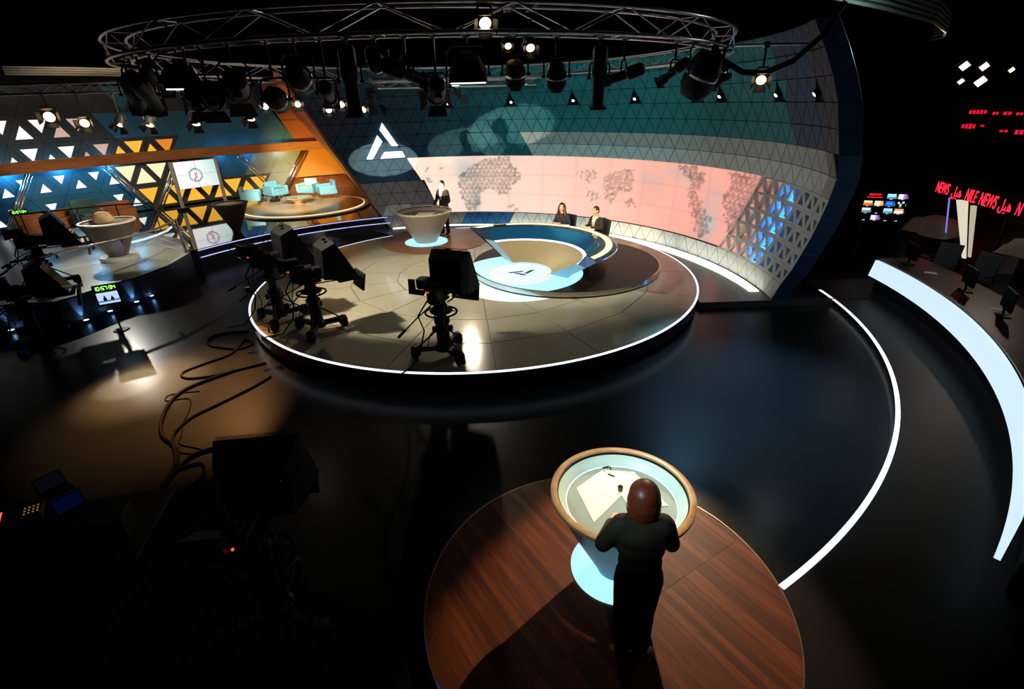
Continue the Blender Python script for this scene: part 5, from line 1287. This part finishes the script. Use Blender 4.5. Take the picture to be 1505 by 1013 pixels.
stand_legs = [((-.085, 0, .92), (-.10, .02, .50), (-.11, -.01, .09), (-.13, .14, .036)), ((.085, 0, .92), (.10, .02, .50), (.11, -.01, .09), (.13, .14, .036))]
# presenter standing at the back desk
person('standing man in dark brown suit and pale tie behind the taupe cone desk', (-2.16, 17.36, .4195), math.radians(151),
       dict(hip=.93, legs=stand_legs, arms=[((-.255, .03, 1.13), (-.20, .27, .985), (.5, .8, -.1), (0, .1, 1)), ((.255, .03, 1.13), (.20, .27, .985), (-.5, .8, -.1), (0, .1, 1))],
            jacket=SUITB, trousers=TROUS, shirt=SHIRT, tie=TIE, hair='short', yaw=-12, sw=1.08, hipy=0, neck=1.1))
def seat_legs(h=.48): return [((-.09, 0, h), (-.11, .42, h+.02), (-.10, .45, .10), (-.10, .58, .036)), ((.09, 0, h), (.11, .42, h+.02), (.10, .45, .10), (.10, .58, .036))]
sarms = [((-.245, .10, .735), (-.10, .40, .795), (.75, .55, 0), (0, 0, 1)), ((.245, .10, .735), (.10, .40, .795), (-.75, .55, 0), (0, 0, 1))]
def face(loc, to):   # z rotation that turns +Y toward a point
    return math.atan2(-(to[0]-loc[0]), to[1]-loc[1])
WL_, ML_ = (1.58, 14.66), (2.44, 13.98)
person('seated woman anchor with long dark red hair and navy jacket at the anchor desk', (WL_[0], WL_[1], .5605), face(WL_, (.26, 12.35)) - .1,
       dict(hip=.47, legs=seat_legs(.47), arms=sarms, jacket=SUITN, trousers=TROUS, shirt=mat('black_top', (.012, .010, .012), .7), hair='long', hair_m=mat('dark_red_hair', (.055, .010, .007), .4, noise=.5, scale=50), yaw=16, sw=.96, bust=True, lean=8))
person('seated man anchor in dark brown suit with white shirt at the anchor desk', (ML_[0], ML_[1], .5605), face(ML_, (.26, 12.35)),
       dict(hip=.47, legs=seat_legs(.47), arms=sarms, jacket=SUITB, trousers=TROUS, shirt=SHIRT, tie=TIE, hair='short', yaw=-4, nod=4, sw=1.08, lean=6, neck=1.1))
# presenter at the near desk, seen from behind
wl2 = [((-.085, 0, .93), (-.085, .03, .52), (-.075, 0, .12), (-.08, .15, .04)), ((.085, 0, .93), (.085, .03, .52), (.075, 0, .12), (.08, .15, .04))]
person('woman with auburn bob and dark jacket seen from behind at the nearest desk', (.945, 2.80, .1215), math.radians(-2),
       dict(hip=.95, legs=wl2, arms=[((-.275, .12, 1.17), (-.16, .40, 1.125), (.6, .7, .0), (0, 0, 1)), ((.26, .12, 1.17), (.14, .40, 1.125), (-.6, .7, .0), (0, 0, 1))],
            jacket=SUITG, trousers=TROUS, hair='bob', hair_m=HAIRR, nod=-4, sw=1.06, lean=7, hipy=0, infl=.026, belly=.012, shirt=None))
# chairs of the anchors
def anchor_chair(label, loc, rz):
    t = thing('desk_chair', label, 'chair', loc, rz, 'black anchor chairs')
    FAB = mat('black_leather', (.012, .012, .014), .4)
    MB().bbox((0, .02, .40), (.46, .44, .06), .03).build('seat', FAB, t)
    R = Matrix.Rotation(math.radians(8), 3, 'X'); MB().bbox((0, -.245, .68), (.46, .06, .50), .04, R).build('backrest', FAB, t)
    MB().tube([(0, 0, .06), (0, 0, .38)], .03, 8).build('column', BLACKM, t)
    for k in range(5):
        a = 2*PI*k/5; MB().tube([(0, 0, .07), (.28*math.cos(a), .28*math.sin(a), .05)], .02, 6).build('foot_arm', BLACKM, t)
        MB().ell((.28*math.cos(a), .28*math.sin(a), .028), (.028, .028, .028), 8, 6).build('castor', RUBBER, t)
    for s in (-1, 1): MB().tube([(s*.25, -.2, .42), (s*.27, -.16, .60), (s*.27, .1, .61)], .018, 6).build('armrest', BLACKM, t)
a = face(WL_, (.26, 12.35)); anchor_chair('black chair behind the seated woman anchor', (WL_[0]+.03*math.sin(a), WL_[1]-.03*math.cos(a), .5605), a - .35)
a = face(ML_, (.26, 12.35)); anchor_chair('black chair behind the seated man anchor', (ML_[0], ML_[1], .5605), a - .35)
# ------------------------------------------------------------------ outer walkway ring, LED line and newsroom
LC, LR = (-2.56, 12.157), 10.13
def LA(x, y): return math.degrees(math.atan2(x-LC[0], y-LC[1]))
a_0, a_1 = LA(7.544, 11.70), LA(2.56, 3.413)
WALK = mat('walkway_dark_vinyl', (.015, .013, .0115), .42, noise=.2, scale=1.0, spec=.12)
o = ringslab('trim_6', WALK, LR, 16.5, a_0-4, a_1+22, .002, .118, 72, c=LC); struct(o)
o = ringslab('walkway_light', emis('walkway_led', (.90, .93, 1.0), 1.4), LR-.03, LR+.03, a_0, a_1, .1185, .128, 96, c=LC)
tag(o, 'long thin white LED line curving along the walkway step on the right', 'light')
# broad glowing front of the newsroom desk
c0, c1 = (-2.575, 12.037), (-2.28, 12.0); b0, b1 = 11.148, 10.94
s0, s1 = math.radians(92.3), math.radians(141.0)
V = []; F = []; n = 80
for i in range(n+1):
    a = s0 + (s1-s0)*i/n
    V += [(c0[0]+b0*math.sin(a), c0[1]+b0*math.cos(a), .50), (c1[0]+b1*math.sin(a-.004*(1-i/n)), c1[1]+b1*math.cos(a-.004*(1-i/n)), .87), (c1[0]+(b1+.05)*math.sin(a), c1[1]+(b1+.05)*math.cos(a), .87), (c0[0]+(b0+.05)*math.sin(a), c0[1]+(b0+.05)*math.cos(a), .50)]
for i in range(n):
    for k in range(4): F.append((i*4+k, (i+1)*4+k, (i+1)*4+(k+1) % 4, i*4+(k+1) % 4))
F += [(0, 1, 2, 3), (n*4+3, n*4+2, n*4+1, n*4)]
nd = thing('newsroom_desk', 'long curved newsroom desk whose front is one broad glowing white band', 'desk', (0, 0, .119))
MB().add([(x, y, z-.119) for x, y, z in V], F).build('glow_front', BAND, nd)
NB = C0
def nring(name, m, r0, r1, a0, a1, z0, z1, parent): 
    o = ringslab(name, m, r0, r1, a0, a1, z0, z1, 60, None, (-2.4, 12.02)); o.parent = parent; o.location = (0, 0, -.119); return o
nring('plinth', BLACK, 11.2, 11.3, 92, 141, .119, .50, nd); nring('desk_top', wood('desk_dark_wood', (.026, .012, .008), (.060, .028, .016), .35), 11.125, 12.1, 92, 141, .872, .90, nd)
nring('back_panel', BLACK, 12.0, 12.06, 92, 141, .119, .87, nd)
# chairs, monitors, papers behind it
GREYF = mat('grey_mesh_fabric', (.20, .21, .21), .6)
def office_chair(label, loc, rz, first=None):
    if first is not None: return dup(first, loc, rz, label, 'office chairs in the dark newsroom')
    t = thing('office_chair', label, 'chair', loc, rz, 'office chairs in the dark newsroom')
    MB().bbox((0, .02, .45), (.48, .46, .07), .03).build('seat', BLACK, t)
    R = Matrix.Rotation(math.radians(10), 3, 'X'); MB().bbox((0, -.25, .80), (.46, .035, .58), .03, R).build('backrest', GREYF, t)
    MB().tube([(0, 0, .06), (0, 0, .43)], .028, 8).build('column', BLACKM, t)
    for k in range(5):
        a = 2*PI*k/5; MB().tube([(0, 0, .08), (.29*math.cos(a), .29*math.sin(a), .04)], .02, 6).build('foot_arm', BLACKM, t)
    for s in (-1, 1): MB().tube([(s*.26, -.2, .46), (s*.28, -.15, .66), (s*.28, .12, .67)], .018, 6).build('armrest', BLACKM, t)
    return t
oc = office_chair('grey-backed office chair left of the bright leaning column, farther one', (10.15, 11.5, .119), math.radians(120))
office_chair('grey-backed office chair left of the bright leaning column, nearer one', (10.25, 10.65, .119), math.radians(105), oc)
office_chair('grey-backed office chair right of the leaning column by the pale cloth', (10.9, 9.4, .119), math.radians(80), oc)
office_chair('grey-backed office chair at the right picture edge', (10.6, 8.2, .119), math.radians(60), oc)
def desk_screen(label, loc, rz):
    t = thing('desk_monitor', label, 'monitor', loc, rz)
    MB().bbox((0, 0, .30), (.52, .04, .34), .01).build('screen_case', BLACK, t); MB().bbox((0, .0, .01), (.24, .18, .02), .006).build('foot', BLACK, t); MB().tube([(0, 0, .0), (0, .02, .2)], .02, 6).build('neck', BLACK, t)
for i, (r, a) in enumerate(((11.5, 94.5), (11.6, 103.5), (11.6, 110), (11.6, 117))):
    x, y = -2.4+r*math.sin(math.radians(a)), 12.02+r*math.cos(math.radians(a))
    desk_screen('black desk monitor number %s along the newsroom desk counted from its far end' % ('one', 'two', 'three', 'four', 'five', 'six')[i], (x, y, .901), math.radians(-a+172))
sheet('paper_sheet', [(8.93, 10.45), (9.12, 10.32), (9.20, 10.46), (9.02, 10.58)], .9015, 'white paper on the newsroom desk behind the glowing band')
sheet('paper_sheet', [(8.55, 8.35), (8.75, 8.20), (8.83, 8.34), (8.64, 8.47)], .9015, 'greenish leaflet lying on the newsroom desk farther right', mat('green_leaflet', (.20, .45, .12), .5))
# multi-view monitor wall
mw = thing('monitor_wall', 'black monitor wall of small lit programme pictures in the newsroom', 'screen', (10.75, 14.45, .119), 0)
pL, pR = Vector((10.05, 14.72, 0)), Vector((11.13, 14.30, 0)); e = (pR-pL).normalized(); nrm2 = Vector((-e.y, e.x, 0)); nrm2 = nrm2 if nrm2.dot(Vector((-1, -1, 0))) > 0 else -nrm2
Rm = Matrix.Rotation(math.atan2(e.y, e.x), 3, 'Z'); b0v = Vector((10.59, 14.51, 0)) - Vector((10.75, 14.45, 0))
MB().bbox(tuple(b0v + Vector((0, 0, 1.40))), (1.16, .06, .86), .012, Rm).build('frame', BLACK, mw)
for q in (-.4, .4): MB().tube([b0v+e*q+Vector((0, 0, 0)), b0v+e*q+Vector((0, 0, 1.0))], .03, 8).build('stand', BLACKM, mw)
TILES = {(0, 2): 'sky', (0, 3): 'bars', (1, 0): 'fire', (1, 1): 'peach', (1, 2): 'blue', (1, 3): 'faces', (2, 0): 'skyw', (2, 2): 'sky', (2, 3): 'pinkw', (3, 1): 'bars'}
def tile(cx, cz, w, h, kind):
    def q(name, x0, x1, z0, z1, col, s=1.1, lift=0.0):
        P = [b0v + e*(cx+x) + Vector((0, 0, cz+z)) + nrm2*(.034+lift) for x, z in ((x0*w, z0*h), (x1*w, z0*h), (x1*w, z1*h), (x0*w, z1*h))]
        m = emis('mv_%02d%02d%02d' % tuple(int(c*99) for c in col), col, s); return MB().add(P + [p - nrm2*.004 for p in P], [(0, 1, 2, 3), (7, 6, 5, 4)]).build(name, m, mw)
    if kind == 'bars':
        for i, col in enumerate(((.8, .85, .85), (.75, .85, .75), (.7, .9, .85), (.9, .9, .95), (.85, .15, .65), (.75, .1, .75), (.1, .1, .6))): q('picture', -.5+i/7, -.5+(i+1)/7, -.5, .5, col)
    elif kind == 'sky': q('picture', -.5, .5, -.1, .5, (.45, .75, .95)); q('picture', -.5, .5, -.5, -.12, (.08, .35, .65))
    elif kind == 'skyw': q('picture', -.5, .5, .0, .5, (.75, .88, .95)); q('picture', -.5, .5, -.5, -.02, (.15, .28, .40))
    elif kind == 'fire': q('picture', -.5, .5, -.5, 0, (.95, .16, .02)); q('picture', -.5, .5, .02, .5, (1, .75, .5))
    elif kind == 'peach': q('picture', -.5, .2, -.5, .5, (1, .80, .66)); q('picture', .22, .5, -.5, .5, (1, .45, .08))
    elif kind == 'blue': q('picture', -.5, .5, -.5, .5, (.02, .12, .75)); q('picture', -.3, .3, -.2, .25, (.06, .3, .85), lift=.002)
    elif kind == 'faces': 
        for x, z in ((-.25, .2), (.25, .3), (0, -.2)): q('picture', x-.12, x+.12, z-.2, z+.2, (.7, .72, .75))
    elif kind == 'pinkw': q('picture', -.5, .5, -.5, .1, (1, .80, .70)); q('picture', -.5, .5, .12, .5, (.9, .35, .22))
    q('level_bar', .56, .62, -.45, .1, (.05, .75, .12), .8)
    q('caption', -.15, .15, -.66, -.56, (.8, .8, .8), .9)
for r in range(4):
    for c in range(4):
        k = TILES.get((r, c))
        cx = -.40 + .262*c; cz = 1.70 - .198*r
        if k: tile(cx, cz, .205, .130, k)
        elif r >= 2:
            P = [b0v + e*(cx+x) + Vector((0, 0, cz-.075+z)) + nrm2*.034 for x, z in ((-.03, -.01), (.03, -.01), (.03, .01), (-.03, .01))]
            MB().add(P, [(0, 1, 2, 3)]).build('caption', emis('mv_caption', (.8, .8, .8), .9), mw)
RED = emis('led_text_red', (1.0, .02, .045), 2.2)
def facing(o, ex_, nz): 
    x = Vector(ex_).normalized(); z = Vector(nz).normalized(); y = z.cross(x); return Matrix.Translation(o) @ Matrix((x, y, z)).transposed().to_4x4()
text('10:57:34', .085, RED, mw, facing(b0v - e*.28 + Vector((0, 0, 1.735)) + nrm2*.034, e, nrm2))
for i in range(9): 
    P = b0v - e*(.44-.042*i) + Vector((0, 0, 1.665)) + nrm2*.034
    MB().box(tuple(P), (.03, .004, .018), Rm).build('led_dash', RED, mw)
# red ticker board
T0, T1 = Vector((13.61, 16.46, 1.70)), Vector((12.88, 12.94, 1.70)); te = (T1-T0).normalized(); tn = Vector((te.y, -te.x, 0)); tn = tn if tn.dot(Vector((-1, -.2, 0))) > 0 else -tn
tk = thing('ticker_board', 'long black LED ticker board with running red lettering over the newsroom', 'sign', tuple((T0+T1)/2))
tl_ = (T1-T0).length
Rt = Matrix.Rotation(math.atan2(te.y, te.x), 3, 'Z')
MB().bbox((0, 0, 0), (tl_+1.6, .10, .62), .01, Rt).build('board', BLACK, tk)
for s_ in (-1.6, 1.6): MB().tube([te*s_ + Vector((0, 0, -.3)), te*s_ + Vector((0, 0, -1.58))], .04, 8).build('post', BLACKM, tk)
def tpx(f, body, size, shear=.18): 
    p = te*(f*tl_ - tl_/2) + tn*.056; return text(body, size, RED, tk, facing(p, te, tn) @ Matrix.Diagonal((.62 if shear else .85, 1.15, 1, 1)), .004, 'lettering', shear)
tpx(.085, 'NEWS', .40); tpx(.30, '\uFEDE\uFEF4\uFEEB', .34, 0); tpx(.49, 'NILE', .42); tpx(.70, 'NEWS', .42); tpx(.90, '\uFEDE\uFEF4\uFEEB', .34, 0); tpx(1.04, 'N', .40)
# second, farther ticker rows (dim red dashes)
DRED = emis('led_text_dim_red', (.9, .01, .04), .9)
t2 = thing('far_ticker', 'distant dim red LED rows above the ticker board', 'sign', (21.5, 23.6, 3.1))
ee = Vector((.74, -.67, 0)); R2 = Matrix.Rotation(math.atan2(ee.y, ee.x), 3, 'Z')
MB().bbox((0, .12, .1), (3.6, .06, 1.3), .02, R2).build('board', BLACK, t2)
for (x0, z, w, hh) in ((-1.35, .46, .62, .16), (-.55, .40, .22, .14), (-.2, .40, .30, .15), (.22, .38, .24, .13), (-1.45, -.12, .50, .22), (-.80, -.10, .14, .12), (-.12, -.30, .30, .12), (.38, -.34, .46, .18), (.86, -.38, .30, .12), (1.25, -.44, .6, .14)):
    n_ = max(2, int(w/.12))
    for k in range(n_):
        p = ee*(x0 + w*(k+.5)/n_); MB().box((p.x, p.y, z), (w/n_*.75, .04, hh*(.7+.3*h2(k, z))), R2).build('led_letter', DRED, t2)
# leaning bright column pair, pale cloths, glass edge
lc = thing('leaning_column', 'pair of bright leaning cream columns with violet screen edge', 'column', (11.84, 13.3, .119))
MB().add([(-.03, .30, 1.72), (-.03, .02, 1.72), (.04, -.50, .35), (.04, -.40, .35), (.09, .30, 1.72), (.09, .05, 1.72), (.12, -.45, .35), (.12, -.38, .35)], [(0, 1, 2, 3), (4, 7, 6, 5), (0, 4, 5, 1), (1, 5, 6, 2), (2, 6, 7, 3), (3, 7, 4, 0)]).build('column_blade', emis('backlit_cream', (1.0, .90, .70), .75), lc)
MB().add([(-.03, -.18, 1.66), (-.03, -.30, 1.66), (.04, -.62, .42), (.04, -.56, .42), (.06, -.18, 1.66), (.06, -.28, 1.66), (.1, -.60, .42), (.1, -.56, .42)], [(0, 1, 2, 3), (4, 7, 6, 5), (0, 4, 5, 1), (1, 5, 6, 2), (2, 6, 7, 3), (3, 7, 4, 0)]).build('column_blade', emis('backlit_cream_dim', (1.0, .86, .62), .5), lc)
MB().add([(-.03, .56, 1.74), (-.03, .50, 1.74), (0, .28, .85), (0, .33, .85)], [(0, 1, 2, 3)]).build('screen_edge', emis('violet_screen', (.30, .22, .95), .9), lc)
for k, (x, y, z) in enumerate(((-.2, .1, -.0), (.2, -.1, 0))): MB().bbox((x*.3, y, .12), (.3, .5, .24), .03).build('base', BLACK, lc)
CLOTH = mat('pale_dust_cloth', (.42, .37, .28), .8, noise=.1)
def cloth(label, c, w, l, z, peak, seed):
    V = []; F = []; n = 16
    for i in range(n+1):
        for k in range(n+1):
            u, v = i/n-.5, k/n-.5; f = max(abs(u), abs(v))
            zz = z + peak*max(0, 1-2.2*f**2) + .10*(vnoise(u*7+seed, v*7)-.5); zz = max(.06, zz - 2.4*max(0, f-.38))
            V.append((u*w, v*l, zz))
    for i in range(n):
        for k in range(n): F.append((i*(n+1)+k, (i+1)*(n+1)+k, (i+1)*(n+1)+k+1, i*(n+1)+k+1))
    t = thing('draped_desk', label, 'furniture', (c[0], c[1], .119), .3)
    MB().add(V, F).build('dust_cloth', CLOTH, t, True); MB().bbox((0, 0, z*.5), (w*.6, l*.6, z*.9), .03).build('covered_block', BLACK, t)
cloth('pale dust cloth draped over furniture left of the leaning column', (12.4, 14.6), 1.1, 1.3, .75, .30, 1)
cloth('large pale dust cloth draped over furniture right of the leaning column', (13.2, 11.6), 1.9, 2.0, .85, .25, 5)
ge = thing('glass_partition', 'slanting dark glass partition edge at the right picture border', 'partition', (11.2, 8.8, .119), .2)
MB().add([(0, 0, .7), (1.6, .9, 1.35), (1.62, .88, 1.35), (.02, -.02, .7), (0, 0, .05), (1.6, .9, .05), (1.62, .88, .05), (.02, -.02, .05)], [(0, 1, 2, 3), (0, 4, 5, 1), (2, 6, 7, 3), (4, 7, 6, 5), (0, 3, 7, 4), (1, 5, 6, 2)]).build('glass_pane', glass('dark_glass', (.35, .37, .4), .3), ge)
MB().tube([(.01, -.01, .70), (1.61, .89, 1.35)], .018, 6).build('edge_strip', STEEL, ge)
# balcony deck with lit beige panels and blue globe, far right
bd = thing('balcony_backdrop', 'row of pale lit panels with a blue globe sign at the far right', 'panel', (23.5, 22.5, 3.4), 0)
R3 = Matrix.Rotation(math.atan2(-.70, .72), 3, 'Z')
for k, (x, w) in enumerate(((-1.2, .62), (-.2, .70), (.75, .6))):
    q = R3 @ Vector((x, 0, 0)); MB().bbox((q.x, q.y, 0), (w, .06, .75), .02, R3).build('panel', emis('backlit_beige', (.80, .66, .42), .38), bd)
MB().lathe([(0, -.34), (.20, -.28), (.32, -.12), (.34, 0), (.32, .12), (.20, .28), (0, .34)], 20, (-.1, .1, 1.05)).build('globe', emis('globe_blue', (.02, .30, .75), .7), bd, True)
q = R3 @ Vector((0, .1, -.55)); MB().bbox((q.x, q.y, q.z), (3.4, .3, .10), .02, R3).build('ledge', BLACKM, bd)
MB().tube([(0, 0, -.6), (0, 0, -3.35)], .08, 8).build('post', BLACKM, bd)
